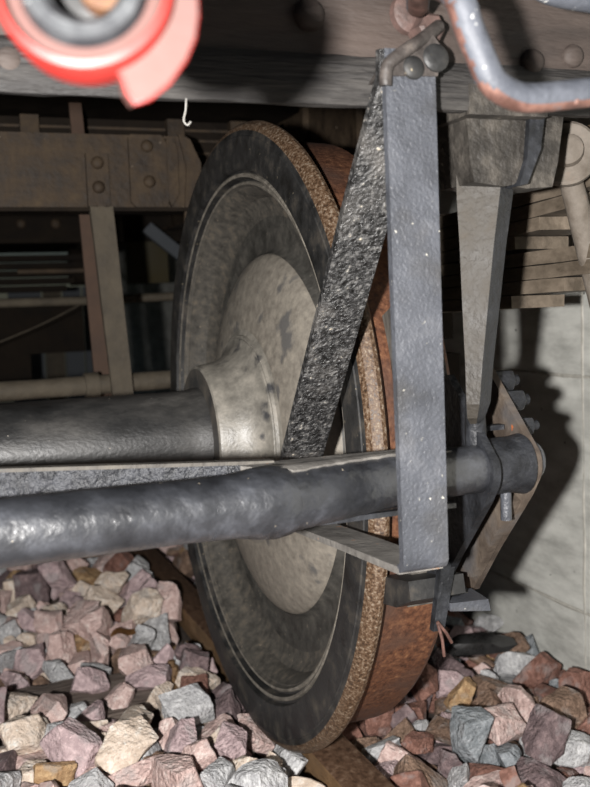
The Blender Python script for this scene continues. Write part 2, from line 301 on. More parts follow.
# resting places of the ballast stones: shape, size mm, x y z mm, tilt in degrees about x y z
REST = [
0,92,-564,-451,-72,69,-14,31, 3,55,-589,-341,-79,106,35,-49, 4,81,-555,-283,-79,1,7,-4, 5,64,-566,-218,-79,29,-11,-119, 12,65,-585,-136,-71,70,-5,3, 10,53,-594,-64,-77,-5,-1,-126,
0,97,-591,14,-76,-10,7,-71, 5,81,-589,103,-66,157,58,-5, 11,96,-572,166,-9,-157,25,45, 4,86,-582,524,-64,96,18,85, 11,91,-561,626,-65,180,0,-95, 4,99,-583,717,-53,-18,-49,-129,
13,65,-560,766,-72,-76,-8,-52, 15,64,-544,802,-64,123,63,96, 10,59,-573,866,-43,15,-40,-20, 1,88,-565,972,-22,-148,90,148, 10,82,-542,1039,-45,151,10,-103, 11,67,-551,1121,-61,-52,-62,66,
11,98,-544,1229,-46,177,22,-68, 13,59,-533,1270,-84,-10,8,-31, 0,60,-555,1372,-80,-156,23,-100, 7,58,-581,1418,-79,-13,-12,168, 2,56,-547,1515,-48,0,0,122, 11,98,-558,1581,-17,-121,90,-32,
4,71,-526,1662,-52,1,7,-137, 4,80,-546,1731,-79,1,7,38, 12,71,-472,-458,-68,20,-4,72, 8,87,-519,-349,-64,90,0,-62, 0,56,-485,-309,-84,-10,7,106, 8,62,-483,-231,-74,-180,0,111,
15,76,-490,-119,-62,-100,-54,52, 9,61,-540,-60,-82,178,-5,124, 3,94,-508,-3,-61,-143,-75,-64, 15,93,-526,112,-54,-100,-54,146, 13,79,-481,504,-61,2,58,-78, 13,99,-492,581,-65,-131,12,-93,
4,100,-448,677,-75,1,7,-113, 3,83,-490,756,-68,-90,0,163, 2,66,-478,812,-70,134,-44,172, 9,96,-517,893,-32,21,49,7, 4,90,-491,975,-48,1,7,-109, 1,38,-491,1035,-47,-113,90,16,
0,77,-506,1126,-71,-90,0,124, 15,64,-479,1211,-76,46,20,-75, 12,69,-484,1279,-60,-110,89,-31, 6,87,-473,1343,-74,47,-1,65, 11,50,-489,1426,-79,147,-4,-39, 5,54,-497,1528,-52,29,-11,4,
7,52,-491,1598,-40,-43,-90,-106, 4,56,-464,1660,-55,1,7,52, 7,83,-487,1711,-54,170,-90,50, 14,41,-411,-474,-83,148,-8,-166, 1,73,-378,-368,-75,63,0,-70, 2,62,-430,-266,-71,134,-44,87,
1,63,-409,-217,-78,60,0,62, 12,42,-406,-151,-81,60,-7,-47, 6,81,-443,-95,-76,-86,8,91, 9,84,-439,50,-77,177,-10,-123, 12,46,-425,138,-80,-54,5,-93, 4,79,-402,524,-77,147,-5,131,
12,78,-412,588,-66,82,-2,166, 0,36,-407,630,-86,180,0,118, 13,39,-412,756,-85,180,0,-157, 5,57,-414,815,-81,29,-11,-12, 13,41,-410,869,-54,179,34,119, 13,59,-402,977,-54,-10,8,78,
6,45,-428,1023,-55,-75,-12,71, 1,81,-383,1135,-64,-163,-60,41, 9,67,-427,1215,-73,-16,30,-44, 12,59,-395,1268,-77,49,-9,102, 12,75,-419,1336,-72,49,-9,91, 1,77,-382,1413,-78,-50,-1,27,
2,89,-445,1564,-35,-92,4,126, 7,54,-396,1593,-51,-126,-8,-73, 6,52,-384,1661,-54,-84,6,111, 12,59,-425,1732,-75,-54,5,-146, 11,44,-373,-478,-81,143,-4,-114, 13,62,-340,-356,-79,179,-2,90,
13,74,-322,-296,-74,-120,13,-133, 4,56,-328,-255,-73,-71,5,21, 2,53,-373,-121,-77,-92,4,81, 7,95,-362,-48,-48,162,-90,88, 11,57,-414,-5,-72,-84,-1,-178, 3,68,-376,119,-61,106,90,149,
9,51,-346,530,-76,-68,-7,141, 2,79,-302,562,-54,-41,-81,-50, 2,57,-309,663,-72,-31,-18,-116, 14,68,-327,747,-61,-42,-64,149, 12,65,-322,799,-64,-110,61,-152, 15,53,-362,904,-44,130,-17,127,
1,61,-328,964,-43,-140,-68,-51, 5,66,-362,1076,-70,146,67,163, 8,57,-324,1082,-74,148,-38,84, 1,95,-309,1205,-71,44,2,-91, 7,54,-326,1285,-80,-126,-8,-88, 10,62,-350,1331,-76,172,3,-146,
11,65,-304,1383,-75,-15,24,141, 0,61,-348,1526,-54,-10,7,144, 7,63,-321,1587,-48,162,-1,119, 14,39,-337,1648,-56,180,0,-84, 12,46,-340,1719,-82,-148,14,156, 9,91,-317,-421,-68,-24,23,-78,
1,37,-285,-386,-85,-167,10,-15, 3,63,-264,-333,-67,77,32,-68, 14,96,-277,-279,-45,-6,-31,-167, 15,84,-324,-150,-63,-10,3,48, 3,85,-300,-58,-69,-177,-22,-94, 2,98,-345,32,-55,-76,-6,-60,
10,76,-447,229,-26,-158,-6,128, 0,57,-258,506,-84,-10,7,171, 8,92,-241,569,-49,127,90,-125, 2,68,-255,657,-70,152,64,-114, 1,89,-274,720,-71,-155,19,51, 9,53,-246,795,-84,176,-12,-2,
13,55,-236,890,-49,86,-34,-143, 11,97,-252,959,-17,-52,-87,121, 12,72,-298,1012,-30,135,-90,-127, 12,58,-263,1101,-77,49,-9,-115, 14,65,-259,1181,-75,133,-25,-86, 12,88,-264,1252,-51,-104,65,89,
4,62,-247,1372,-80,-9,19,-101, 9,79,-270,1436,-71,-175,43,-80, 15,82,-291,1526,-35,-92,-13,146, 13,65,-271,1583,-38,178,59,13, 5,66,-242,1635,-49,29,-11,113, 10,86,-251,1747,-54,-72,55,-163,
11,52,-114,-473,-77,-179,-1,86, 12,83,-184,-407,-66,-144,25,92, 11,72,-203,-320,-73,147,-4,5, 1,95,-165,-284,-48,-46,40,76, 14,95,-262,-101,-42,-180,54,-16, 6,51,-260,-54,-69,-97,82,-21,
2,59,-287,24,-63,98,-44,88, 3,95,-322,144,-65,-55,10,-33, 14,61,-186,436,-55,-11,-5,161, 5,48,-181,463,-77,90,0,-27, 13,97,-182,592,-59,31,-19,117, 15,40,-144,666,-83,46,20,-131,
10,80,-185,681,-68,-79,-5,47, 2,89,-166,750,-51,-126,-90,-75, 11,93,-194,965,13,-5,62,5, 2,52,-161,985,-46,-110,6,-165, 7,94,-209,1086,-51,-41,31,-28, 13,54,-157,1131,-82,-180,0,30,
14,85,-189,1162,-53,78,-62,175, 2,92,-194,1337,-49,51,-90,-53, 14,46,-200,1384,-70,-34,71,41, 9,36,-160,1409,-88,6,2,36, 7,52,-182,1553,-48,74,5,-89, 14,65,-171,1599,-34,-179,90,-102,
10,97,-194,1704,-31,50,-44,90, 14,48,-177,1755,-84,-3,-22,-106, 14,56,-70,-463,-67,-45,90,11, 0,95,-110,-426,-64,-86,0,11, 15,52,-123,-313,-75,154,-34,-63, 0,36,-123,-255,-86,69,-14,144,
11,89,-271,-199,-64,61,27,18, 0,88,-238,-15,-60,128,0,19, 3,45,-273,53,-82,106,35,48, 15,50,-302,77,-79,-93,0,35, 9,73,-263,213,-38,176,-12,-7, 6,64,-105,222,-39,47,-1,47,
14,81,-109,300,-31,153,-2,-21, 15,97,-91,464,-65,91,6,13, 15,93,-103,553,-57,-162,25,-106, 0,67,-100,612,-78,-169,11,-58, 11,46,-98,688,-81,-15,24,149, 2,74,-67,729,-52,-115,-18,19,
12,56,-83,780,-74,0,0,-92, 5,96,-74,854,-42,29,-11,-61, 7,71,-123,935,-38,24,34,-32, 7,100,-104,1019,-38,-13,-12,105, 0,65,-89,1132,-82,-10,7,68, 2,92,-100,1214,-58,30,23,3,
10,86,-142,1279,-67,0,0,66, 10,50,-99,1348,-76,-97,-15,-132, 14,83,-103,1415,-73,-180,0,-71, 3,63,-111,1520,-47,106,35,-61, 15,63,-64,1591,-41,170,-14,-171, 4,77,-87,1636,-49,162,-10,-1,
8,92,-100,1713,-53,-99,9,109, 4,68,6,-447,-72,-19,37,179, 15,55,10,-354,-77,36,17,41, 12,76,-77,-361,-68,-89,4,90, 12,71,-42,-122,-71,-54,5,-122, 15,52,-220,-234,-76,16,8,169,
14,97,-169,-104,-47,-30,90,57, 2,89,-248,106,-51,134,-75,74, 14,97,-362,267,-28,180,0,-148, 7,54,-187,177,-73,-24,36,-14, 7,69,-29,238,-34,-13,-12,124, 10,66,-14,367,-31,-147,-28,25,
6,68,-4,449,-73,-65,15,-25, 9,52,-15,494,-86,6,2,-11, 11,69,-6,587,-60,60,61,-97, 12,72,-1,645,-67,159,-10,26, 13,88,3,728,-67,87,-28,52, 11,97,-14,800,-56,-36,21,-174,
10,64,-2,875,-42,-34,-6,-149, 14,66,-30,967,-47,169,-1,-131, 8,89,3,1099,-49,168,47,-95, 4,75,-5,1152,-59,-177,37,-69, 6,79,-5,1203,-67,65,14,-128, 7,88,6,1265,-51,9,-90,151,
0,55,-42,1374,-82,-180,0,87, 15,46,-45,1426,-80,-66,27,176, 13,57,8,1432,-79,-121,13,-55, 15,75,-32,1503,-43,-159,3,128, 0,97,3,1660,-40,-151,25,-133, 10,83,-3,1762,-73,152,11,-36,
4,55,159,-454,-82,147,-5,122, 6,55,175,-387,-80,113,21,166, 10,86,150,-279,-58,54,53,-104, 10,58,180,-53,-78,-68,-9,-9, 0,50,168,59,-82,-156,23,65, 7,88,176,166,-49,-13,-65,-78,
8,86,148,497,-66,8,-8,-111, 8,58,177,554,-60,-76,57,158, 11,59,153,623,-66,-174,90,-94, 9,88,230,642,-53,6,-41,8, 11,62,152,748,-76,-15,24,75, 14,41,183,787,-84,180,0,6,
1,62,143,878,-72,-50,-1,-175, 3,88,192,927,-57,-55,10,134, 15,57,171,1042,-69,106,16,-124, 11,72,156,1094,-73,-15,24,3, 5,46,163,1148,-80,-157,0,37, 13,56,143,1245,-78,-162,11,-48,
11,56,136,1295,-71,-14,43,66, 8,54,137,1392,-80,-119,-13,117, 12,56,171,1436,-78,48,-9,173, 2,75,185,1504,-56,-82,-2,0, 11,84,159,1611,-57,0,0,32, 4,54,172,1683,-80,-21,31,52,
4,58,162,1739,-82,147,-5,133, 0,57,217,-433,-81,180,0,19, 2,71,226,-375,-67,134,-44,-105, 14,38,219,-277,-85,-180,0,133, 13,58,251,-230,-71,-146,-58,-65, 14,44,228,-152,-83,0,0,-77,
2,68,230,-76,-69,52,34,162, 10,81,227,-2,-55,23,-90,-116, 2,87,236,62,-67,0,0,-62, 8,65,237,161,-66,127,71,-40, 9,59,265,184,-71,-128,12,131, 12,58,246,275,-69,-148,14,-140,
4,78,218,366,-55,-15,-38,163, 4,83,195,455,-55,-12,-55,132, 11,66,244,488,-69,61,11,-66, 2,53,221,582,-74,42,30,43, 1,81,269,627,-77,-50,-1,104, 6,57,239,733,-79,100,13,-80,
9,54,249,799,-75,-143,56,-133, 14,54,233,881,-72,-3,-22,24, 7,60,255,929,-55,-70,-90,-63, 7,84,246,1047,-51,82,39,-70, 14,54,219,1110,-65,180,70,-21, 7,59,236,1153,-65,-24,89,-91,
12,69,215,1206,-53,52,43,-86, 7,80,236,1262,-72,-126,-8,-69, 2,57,245,1385,-74,156,60,-132, 13,87,229,1433,-49,13,-45,-109, 9,72,262,1531,-72,6,2,-19, 3,57,240,1592,-58,-25,-57,78,
10,55,209,1648,-69,-68,-9,-69, 10,54,218,1719,-81,151,10,53, 10,65,336,-465,-76,-68,-9,70, 15,61,282,-384,-77,46,20,-75, 6,79,290,-329,-65,123,-36,-97, 15,65,304,-232,-75,83,0,-15,
13,72,275,-138,-73,12,-8,-179, 8,69,309,-91,-62,-114,-44,-65, 4,68,274,-47,-70,-16,-28,-68, 1,50,308,80,-82,44,2,72, 1,73,320,148,-77,44,2,-20, 10,82,330,206,-61,-68,-9,-178,
15,53,302,279,-62,-100,-54,-80, 3,37,272,376,-74,-175,-22,100, 8,60,249,422,-71,-117,1,97, 6,87,295,516,-66,-67,-20,142, 12,55,287,572,-78,49,-9,-4, 15,56,313,658,-78,-159,3,42,
2,67,293,722,-72,-92,4,103, 8,86,307,808,-67,-123,-20,30, 14,63,302,886,-68,-180,0,-155, 8,80,298,957,-56,148,-38,90, 1,67,305,1021,-51,35,90,155, 11,65,294,1091,-74,156,-3,74,
13,58,311,1157,-84,-10,8,119, 2,57,299,1217,-74,52,34,116, 2,78,338,1340,-63,58,17,79, 2,53,296,1386,-75,133,-43,106, 13,61,295,1442,-82,-6,5,-8, 1,61,312,1525,-55,57,90,-4,
3,46,279,1576,-70,90,0,-105, 10,50,326,1657,-72,151,10,71, 9,70,307,1734,-60,-162,-90,-115, 14,75,383,-446,-58,-166,90,22, 15,60,373,-379,-74,-56,16,-11, 11,81,347,-292,-66,138,-7,117,
3,67,396,-225,-66,-13,-10,-137, 15,42,396,-137,-82,-90,0,80, 1,62,360,-91,-78,-155,19,-2, 11,77,411,-42,-62,-15,45,138, 3,58,390,48,-77,-55,10,134, 10,55,385,144,-76,-147,-28,131,
9,66,418,223,-73,6,2,-29, 10,60,391,294,-60,88,-27,-170, 3,84,344,331,-55,-171,-38,-94, 2,64,301,432,-68,61,9,-116, 7,59,358,488,-78,-126,-8,-163, 5,70,383,589,-66,126,-11,-131,
9,86,380,662,-67,16,32,-59, 13,63,383,716,-83,-10,8,37, 0,48,353,791,-83,-180,0,-147, 2,72,376,867,-57,145,78,21, 12,80,368,956,-45,125,90,-179, 1,66,387,1025,-61,20,12,-152,
8,40,363,1066,-81,90,0,9, 6,56,391,1171,-79,179,-11,-159, 9,76,376,1239,-81,6,2,-22, 7,78,413,1290,-73,-13,-12,133, 1,60,360,1398,-79,-180,0,3, 15,87,359,1432,-51,-110,47,52,
11,73,370,1488,-51,61,49,89, 8,53,403,1588,-70,-119,-13,3, 13,72,397,1686,-60,-54,-18,54, 11,39,380,1765,-83,147,-4,57, 4,44,452,-456,-71,119,-51,-158, 11,86,488,-362,-60,-90,0,145,
8,74,483,-298,-64,-139,-41,-29, 0,60,468,-236,-83,-10,7,150, 7,85,454,-170,-71,-126,-8,169, 2,66,446,-90,-73,5,4,-91, 3,61,487,-3,-76,-55,10,-99, 1,83,444,52,-59,-154,44,34,
6,58,471,142,-81,-76,-10,-134, 8,55,477,216,-70,-119,-13,20, 1,57,428,275,-57,-154,59,-5, 1,76,521,341,-58,-55,-52,83, 12,87,516,448,-71,-148,14,-107, 14,81,474,538,-73,180,0,-52,
0,56,477,597,-81,180,0,-21, 11,61,454,663,-76,147,-4,-146, 14,59,457,720,-78,165,-1,43, 10,60,414,761,-76,173,2,-178, 7,42,435,876,-64,85,70,-31, 5,82,403,905,-43,-112,-68,-147,
7,83,441,1012,-61,162,-1,-94, 0,51,467,1083,-82,-156,23,-110, 2,65,481,1161,-72,114,5,9, 11,59,470,1242,-75,61,27,-98, 5,65,471,1305,-76,-101,-20,-36, 12,52,465,1369,-80,-148,14,101,
12,56,457,1462,-68,47,-9,-172, 4,61,463,1508,-64,13,28,107, 5,62,485,1576,-69,29,-11,173, 0,45,446,1661,-74,69,-14,57, 4,86,455,1710,-65,111,12,49, 6,71,497,-473,-76,-80,12,15,
9,62,541,-374,-76,-175,44,170, 7,41,527,-288,-83,-126,-8,-152, 9,85,539,-253,-66,148,-7,-21, 4,72,539,-148,-70,-9,-25,8, 7,52,520,-93,-80,-126,-8,-139, 0,60,539,1,-80,69,-14,-18,
12,59,515,57,-75,-143,22,31, 0,53,523,163,-82,-156,23,-80, 13,54,548,223,-79,86,-34,55, 0,69,550,286,-78,-180,0,64, 2,55,547,367,-78,0,0,148, 3,41,565,399,-73,-55,59,118,
15,59,581,539,-71,163,-23,0, 5,79,551,597,-69,-145,17,-109, 14,56,541,646,-79,162,-1,-174, 10,45,540,732,-82,-68,-9,-165, 2,54,539,775,-75,13,11,-136, 3,56,528,824,-78,-178,-12,5,
12,81,573,874,-72,-148,14,8, 8,75,589,1130,-53,-122,-6,-174, 8,52,507,1102,-74,135,-33,-174, 13,80,560,1182,-72,-121,13,171, 15,74,546,1231,-72,-159,3,146, 3,59,520,1323,-76,-55,10,-138,
9,52,511,1393,-69,-19,-90,163, 13,72,526,1472,-77,2,-1,152, 1,57,561,1565,-80,0,0,-115, 1,56,535,1622,-83,-50,-1,-83, 15,77,518,1684,-71,-159,3,-44, 4,60,528,1754,-83,1,7,68,
8,85,593,-443,-56,-152,-60,121, 5,82,600,-372,-70,-136,11,-121, 14,43,629,-299,-82,145,-12,22, 5,63,582,-213,-79,29,-11,125, 0,60,592,-141,-83,-10,7,-34, 14,87,595,-75,-51,112,90,-151,
7,68,627,6,-76,-13,-12,76, 0,61,593,76,-83,-10,7,50, 6,72,580,147,-77,57,-2,-105, 3,55,593,227,-77,65,-27,110, 10,66,590,272,-62,-147,-90,-130, 15,68,629,351,-74,-90,0,-108,
10,44,630,403,-76,-147,-42,-138, 8,77,590,464,-73,31,-18,91, 5,66,631,623,-69,73,-4,-90, 0,58,586,683,-84,-10,7,-41, 5,61,584,719,-66,-144,-57,-44, 10,83,591,800,-58,-121,83,-41,
2,60,633,841,-71,146,-37,81, 3,54,628,934,-75,143,-11,-11, 12,54,608,1033,-74,-98,-14,66, 6,87,621,1079,-60,113,41,138, 9,50,619,1165,-84,179,-3,179, 7,86,621,1243,-60,83,41,-114,
12,58,622,1321,-67,-101,57,-161, 2,81,608,1375,-69,0,0,-53, 6,60,620,1439,-80,78,-3,130, 13,52,601,1495,-81,177,-7,-82, 7,40,611,1581,-82,70,6,150, 10,82,584,1671,-69,0,0,-94,
9,69,618,1749,-69,-133,-2,-121, 9,54,-591,-418,-77,-158,48,-61, 13,64,-567,-387,-73,89,1,-176, 6,57,-604,-313,-49,23,1,-111, 1,45,-597,-235,-65,147,1,179, 3,85,-582,-177,-47,117,-17,87,
9,69,-604,-65,-28,-168,-82,169, 15,48,-557,54,-75,-179,67,139, 0,36,-612,73,-49,-121,76,-108, 8,54,-522,440,-75,148,-38,108, 7,94,-546,562,-27,21,-31,-169, 10,64,-557,645,-15,139,9,98,
12,64,-536,700,-31,150,3,-92, 6,91,-532,828,-24,-4,35,-8, 14,69,-591,906,-41,-74,-9,70, 0,39,-541,911,-56,69,-14,160, 11,86,-591,1084,-46,-180,74,-162, 6,65,-595,1146,-62,-93,90,30,
9,50,-596,1191,-69,-170,-58,-51, 1,82,-576,1321,-77,-50,-1,160, 1,53,-587,1376,-75,6,-20,-64, 1,59,-532,1419,-62,142,22,-70, 3,59,-592,1447,-49,-170,-34,-100, 4,95,-563,1592,51,1,7,55,
0,63,-594,1688,-62,95,26,125, 8,64,-567,1716,-43,-134,-23,175, 5,46,-475,-438,-40,170,-32,-70, 9,38,-465,-372,-82,-83,-7,-103, 2,43,-503,-273,-63,-94,71,33, 13,65,-491,-225,-26,-147,-58,133,
1,70,-536,-123,-49,150,6,96, 3,56,-561,-44,-52,10,-56,40, 3,53,-490,44,-73,-132,-65,-37, 12,56,-595,32,-31,55,-23,-78, 5,69,-538,490,-74,-101,-20,-113, 8,44,-449,521,-76,148,-53,78,
14,61,-502,652,-64,150,-57,33, 5,64,-505,702,-70,-86,1,-98, 0,39,-473,790,-43,-119,-55,150, 12,63,-475,869,-34,-18,-13,-119, 13,51,-545,937,-42,178,71,92, 15,40,-487,1071,-83,-159,3,-123,
0,79,-479,1127,-45,-33,-13,-123, 9,73,-443,1170,-67,52,74,102, 14,62,-458,1250,-51,43,-49,-124, 8,57,-519,1364,-63,61,-25,-148, 13,88,-453,1399,-50,131,40,29, 1,67,-507,1550,-17,-29,-71,156,
6,40,-510,1573,-46,-97,75,-26, 9,62,-452,1623,-33,37,36,144, 12,53,-488,1779,-75,2,-1,18, 11,60,-403,-428,-75,-19,19,122, 10,61,-449,-393,-70,89,-18,-133, 5,58,-454,-306,-71,-48,9,-71,
5,84,-518,-180,-48,-32,-35,-6, 14,86,-481,-140,-17,-99,-33,178, 6,83,-506,-65,-52,31,37,-4, 12,58,-451,-39,-43,19,3,16, 7,99,-550,69,8,152,-37,36, 15,81,-400,460,-55,-23,-8,28,
3,78,-415,554,-21,-53,26,-90, 9,82,-379,657,-74,-176,-12,155, 6,69,-371,736,-78,78,-3,87, 10,100,-437,820,-25,172,51,42, 13,61,-417,890,-47,-57,4,14, 10,71,-448,957,-25,-8,11,39,
14,75,-459,1062,-37,64,5,101, 1,41,-358,1168,-64,9,-28,22, 9,37,-367,1163,-88,6,2,-24, 7,75,-420,1256,-25,-159,-68,-142, 7,51,-401,1371,-42,-17,8,-37, 10,41,-437,1441,-83,-68,-9,-2,
13,75,-459,1466,-51,-13,7,121, 4,70,-383,1633,-20,149,-34,175, 12,56,-415,1659,-33,1,-34,104, 4,71,-398,1704,-69,-63,-4,-166, 5,85,-369,-460,-41,-171,9,20, 11,52,-342,-355,-51,-3,25,125,
9,98,-405,-317,-55,115,0,-151, 10,99,-452,-205,-26,120,74,-21, 11,84,-358,-214,-49,-60,-9,105, 11,49,-411,-76,-51,30,18,-112, 11,48,-462,-8,-71,-138,-5,-108, 5,53,-533,53,-46,-119,-32,170,
9,77,-332,440,-68,-180,55,25, 3,56,-331,488,-73,105,-34,-103, 14,70,-359,568,-59,85,10,55, 11,53,-316,612,-67,27,-32,-144, 8,40,-380,711,-53,13,-6,-84, 7,72,-377,795,-54,-138,79,-33,
7,59,-354,843,-49,-13,-12,133, 8,46,-409,926,-47,-142,-45,78, 3,94,-409,1076,-16,28,57,34, 7,82,-312,1134,-51,157,38,-165, 12,69,-386,1198,-58,43,-39,-165, 14,43,-351,1245,-77,-152,-9,-121,
11,73,-355,1388,-36,45,-6,179, 3,56,-321,1439,-65,43,29,159, 10,73,-416,1474,-40,-147,-28,114, 0,77,-362,1563,-18,52,-6,-173, 0,83,-310,1692,-60,149,-54,-172, 0,73,-319,1775,-80,-9,7,23,
5,96,-304,-446,-16,-144,-3,100, 6,65,-289,-361,-66,99,12,122, 11,68,-354,-366,-10,79,31,-101, 11,90,-290,-273,30,41,54,-34, 11,68,-280,-144,-16,168,50,-62, 11,88,-407,-144,-28,-22,-33,-128,
6,80,-399,9,-24,77,-2,76, 12,75,-469,79,-31,-104,-38,-39, 15,44,-283,469,-81,-159,3,-54, 6,60,-265,611,-68,-15,23,24, 1,51,-328,705,-70,-85,90,173, 12,66,-248,687,-22,-26,10,144,
12,57,-278,822,-54,109,64,-69, 11,77,-285,893,-37,-171,-6,-114, 2,91,-382,1016,-17,69,62,137, 0,89,-263,1044,-20,9,43,-5, 9,59,-215,1135,-71,75,75,162, 12,56,-235,1203,-59,-134,-58,-163,
12,75,-226,1276,-9,-56,-39,-119, 3,93,-273,1321,-41,29,-3,36, 0,65,-271,1407,-48,-148,-1,155, 14,79,-350,1468,-38,-18,-33,-132, 2,81,-234,1595,-13,82,31,-121, 6,89,-264,1706,-44,-148,-35,128,
10,55,-378,1769,-76,-77,-15,-130, 1,58,-230,-475,-80,44,2,-3, 15,90,-251,-418,-48,-29,-11,84, 13,59,-318,-332,-31,-107,59,125, 8,99,-245,-236,-13,130,39,-10, 12,42,-245,-156,-35,39,23,100,
15,91,-294,-41,16,25,-31,154, 1,69,-291,0,-4,43,20,173, 14,75,-425,87,-40,-55,-11,87, 1,80,-208,510,-63,115,0,67, 11,84,-163,579,-8,100,44,73, 5,92,-182,649,-15,-151,39,-139,
12,64,-219,717,-43,-82,14,-47, 5,88,-217,811,-53,-136,-22,91, 5,61,-175,911,-43,-41,10,124, 14,85,-31,1005,-4,-100,-43,-29, 14,38,-154,1076,-42,33,-36,159, 11,97,-148,1110,-6,179,24,119,
10,71,-184,1207,-63,-121,82,159, 7,75,-206,1261,-60,-9,-39,-90, 2,67,-191,1400,-24,-97,-33,-32, 10,79,-166,1436,-53,-96,6,-37, 7,91,-128,1553,-7,35,-28,8, 2,60,-200,1561,-14,-63,-30,66,
10,53,-157,1650,-53,151,10,-134, 10,64,-194,1768,-51,-24,-30,61, 2,82,-34,-466,-33,-116,-53,156, 0,94,-163,-473,-43,117,-41,14, 12,96,-221,-350,-15,-61,13,-19, 4,76,-112,-217,-72,-24,31,166,
6,79,-207,-155,-46,50,-26,-76, 15,86,-243,36,-34,-45,-30,180, 12,36,-302,-10,-43,-63,21,50, 11,77,-447,5,-11,-94,-5,56, 8,91,-521,234,-20,58,-11,149, 8,69,-211,336,-34,31,-18,176,
2,85,-115,388,-27,0,0,78, 4,85,-163,512,-49,96,57,-97, 12,85,-45,544,-42,7,-42,87, 7,53,-61,622,-72,114,7,-36, 7,63,-128,653,-51,34,7,-168, 8,83,-119,744,-6,88,34,-4,
3,95,-141,814,-49,159,-15,137, 0,60,-119,862,-30,25,-56,-10, 7,84,-5,920,-3,57,-49,-27, 14,62,-54,1107,-80,-3,-20,-123, 10,65,-121,1087,-64,71,64,-129, 1,74,-61,1191,-33,-94,-8,-144,
4,82,-64,1264,-44,-89,-56,-48, 0,96,-132,1373,-44,-2,68,-133, 4,58,-112,1452,-43,-114,3,-54, 8,87,-81,1477,-16,-71,69,-32, 9,85,-44,1578,-5,-167,-23,70, 14,98,-125,1637,4,-116,-19,36,
4,71,-64,1762,-61,-18,-64,-137, 9,45,6,-430,-40,131,52,45, 11,77,-133,-384,-35,-88,56,27, 13,62,-153,-343,-53,-60,-34,-128, 1,97,-43,-197,-74,-50,-1,140, 7,86,-184,-39,-45,-55,66,-78,
2,65,-148,80,-70,117,-24,16, 1,72,-108,-25,-77,44,2,157, 10,99,-350,86,-16,-105,32,47, 10,85,-464,156,-41,-60,46,-128, 3,58,-169,246,-37,106,35,-172, 11,50,-21,334,-10,109,33,-8,
6,78,-32,428,-47,-138,-13,2, 6,63,18,519,-78,3,0,-75, 14,89,2,619,13,-168,64,-111, 2,86,-56,668,-50,66,-17,-131, 3,73,-11,735,-16,-86,14,105, 14,90,-33,786,-3,-56,-35,12,
13,90,-8,854,4,-131,65,-36, 11,51,16,967,-24,-18,24,112, 0,79,3,1045,-28,60,-54,81, 3,46,-121,1159,-72,-18,-49,21, 4,53,-50,1208,-77,-111,8,-99, 3,43,-42,1294,-81,90,0,160,
7,86,-20,1324,-58,-83,6,-6, 15,51,17,1375,-79,113,16,-79, 3,73,5,1519,-3,-174,-1,168, 8,76,6,1582,-32,127,71,-115, 14,41,-43,1665,-42,-49,57,-169, 14,89,-42,1711,-31,-127,58,44,
7,47,137,-411,-82,-13,-12,-17, 10,66,143,-352,-72,-82,-3,-161, 6,77,280,-272,-71,-4,-6,1, 10,74,152,-187,-67,32,15,6, 1,59,139,-109,-80,-59,0,-48, 11,42,132,-65,-78,90,0,-97,
13,55,143,83,-77,-14,-10,-9, 14,56,134,299,-69,-31,-22,-82, 12,60,139,353,-53,90,83,-103, 7,79,138,411,-22,50,44,55, 12,57,166,512,-21,-76,-33,147, 5,55,122,607,-40,113,22,78,
4,75,177,666,-55,144,-72,-34, 1,61,191,713,-73,179,-44,-67, 1,81,142,826,-54,-47,-51,33, 9,61,177,851,-67,17,-15,92, 14,49,129,922,-64,118,-45,-81, 5,87,143,1017,-32,-106,49,-109,
5,48,125,1154,-70,82,-19,-107, 3,65,191,1142,-51,-156,-5,109, 9,78,140,1201,-66,-105,-9,155, 3,61,185,1286,-69,140,-71,-98, 10,84,178,1344,-61,36,24,140, 10,58,130,1434,-44,179,16,86,
6,69,131,1521,-49,55,44,79, 5,82,156,1572,-24,59,5,-3, 15,58,133,1700,-67,-116,68,92, 0,64,136,1734,-63,105,-41,-28, 8,75,230,-473,-57,148,-90,-147, 14,83,200,-403,-27,-143,28,-56,
10,58,387,-341,-66,46,-90,-166, 1,61,256,-192,-64,-154,84,-156, 1,70,197,-152,-58,151,-25,141, 5,69,184,-103,-66,-133,25,175, 1,48,256,-38,-52,-75,-28,6, 2,54,234,74,-21,152,64,9,
8,63,273,120,-49,-171,6,89, 5,87,250,189,-18,-94,-9,177, 0,60,240,215,-70,69,-14,-134, 1,81,235,319,-35,129,-21,-104, 2,73,281,476,-32,42,24,70, 15,61,234,551,-44,-39,-35,-162,
7,75,148,572,-33,111,-34,28, 11,55,204,602,-42,24,42,171, 7,74,237,717,-48,-177,5,-20, 13,56,215,808,-71,90,-54,115, 1,57,234,846,-62,66,-17,10, 7,65,225,962,-17,-120,50,-40,
8,74,204,1006,-47,31,-68,-136, 0,79,229,1105,-29,19,-26,-118, 4,75,224,1160,-19,-6,14,2, 9,52,182,1251,-67,98,26,157, 10,63,239,1342,-62,-68,-54,57, 1,43,191,1401,-76,-111,-49,40,
2,53,212,1377,-43,111,-15,-6, 7,85,251,1486,-29,28,-60,-107, 15,82,224,1554,-29,141,47,-109, 7,71,222,1635,-24,-79,21,63, 11,86,193,1767,-42,-58,-50,-145, 9,49,272,-444,-82,-173,33,22,
9,61,317,-387,-72,65,4,87, 1,39,305,-290,-52,-25,-58,97, 15,52,327,-186,-72,-166,41,107, 11,49,237,-140,-42,157,-21,-145, 1,59,283,-137,-36,2,-6,122, 13,83,294,5,-62,-170,-34,-137,
0,53,294,47,-65,-34,-36,-47, 9,60,294,95,-62,53,-5,-103, 6,41,280,209,-64,69,-90,-54, 10,64,282,242,-51,-81,62,151, 0,75,287,337,-57,150,-14,-127, 2,88,270,405,-22,105,19,-154,
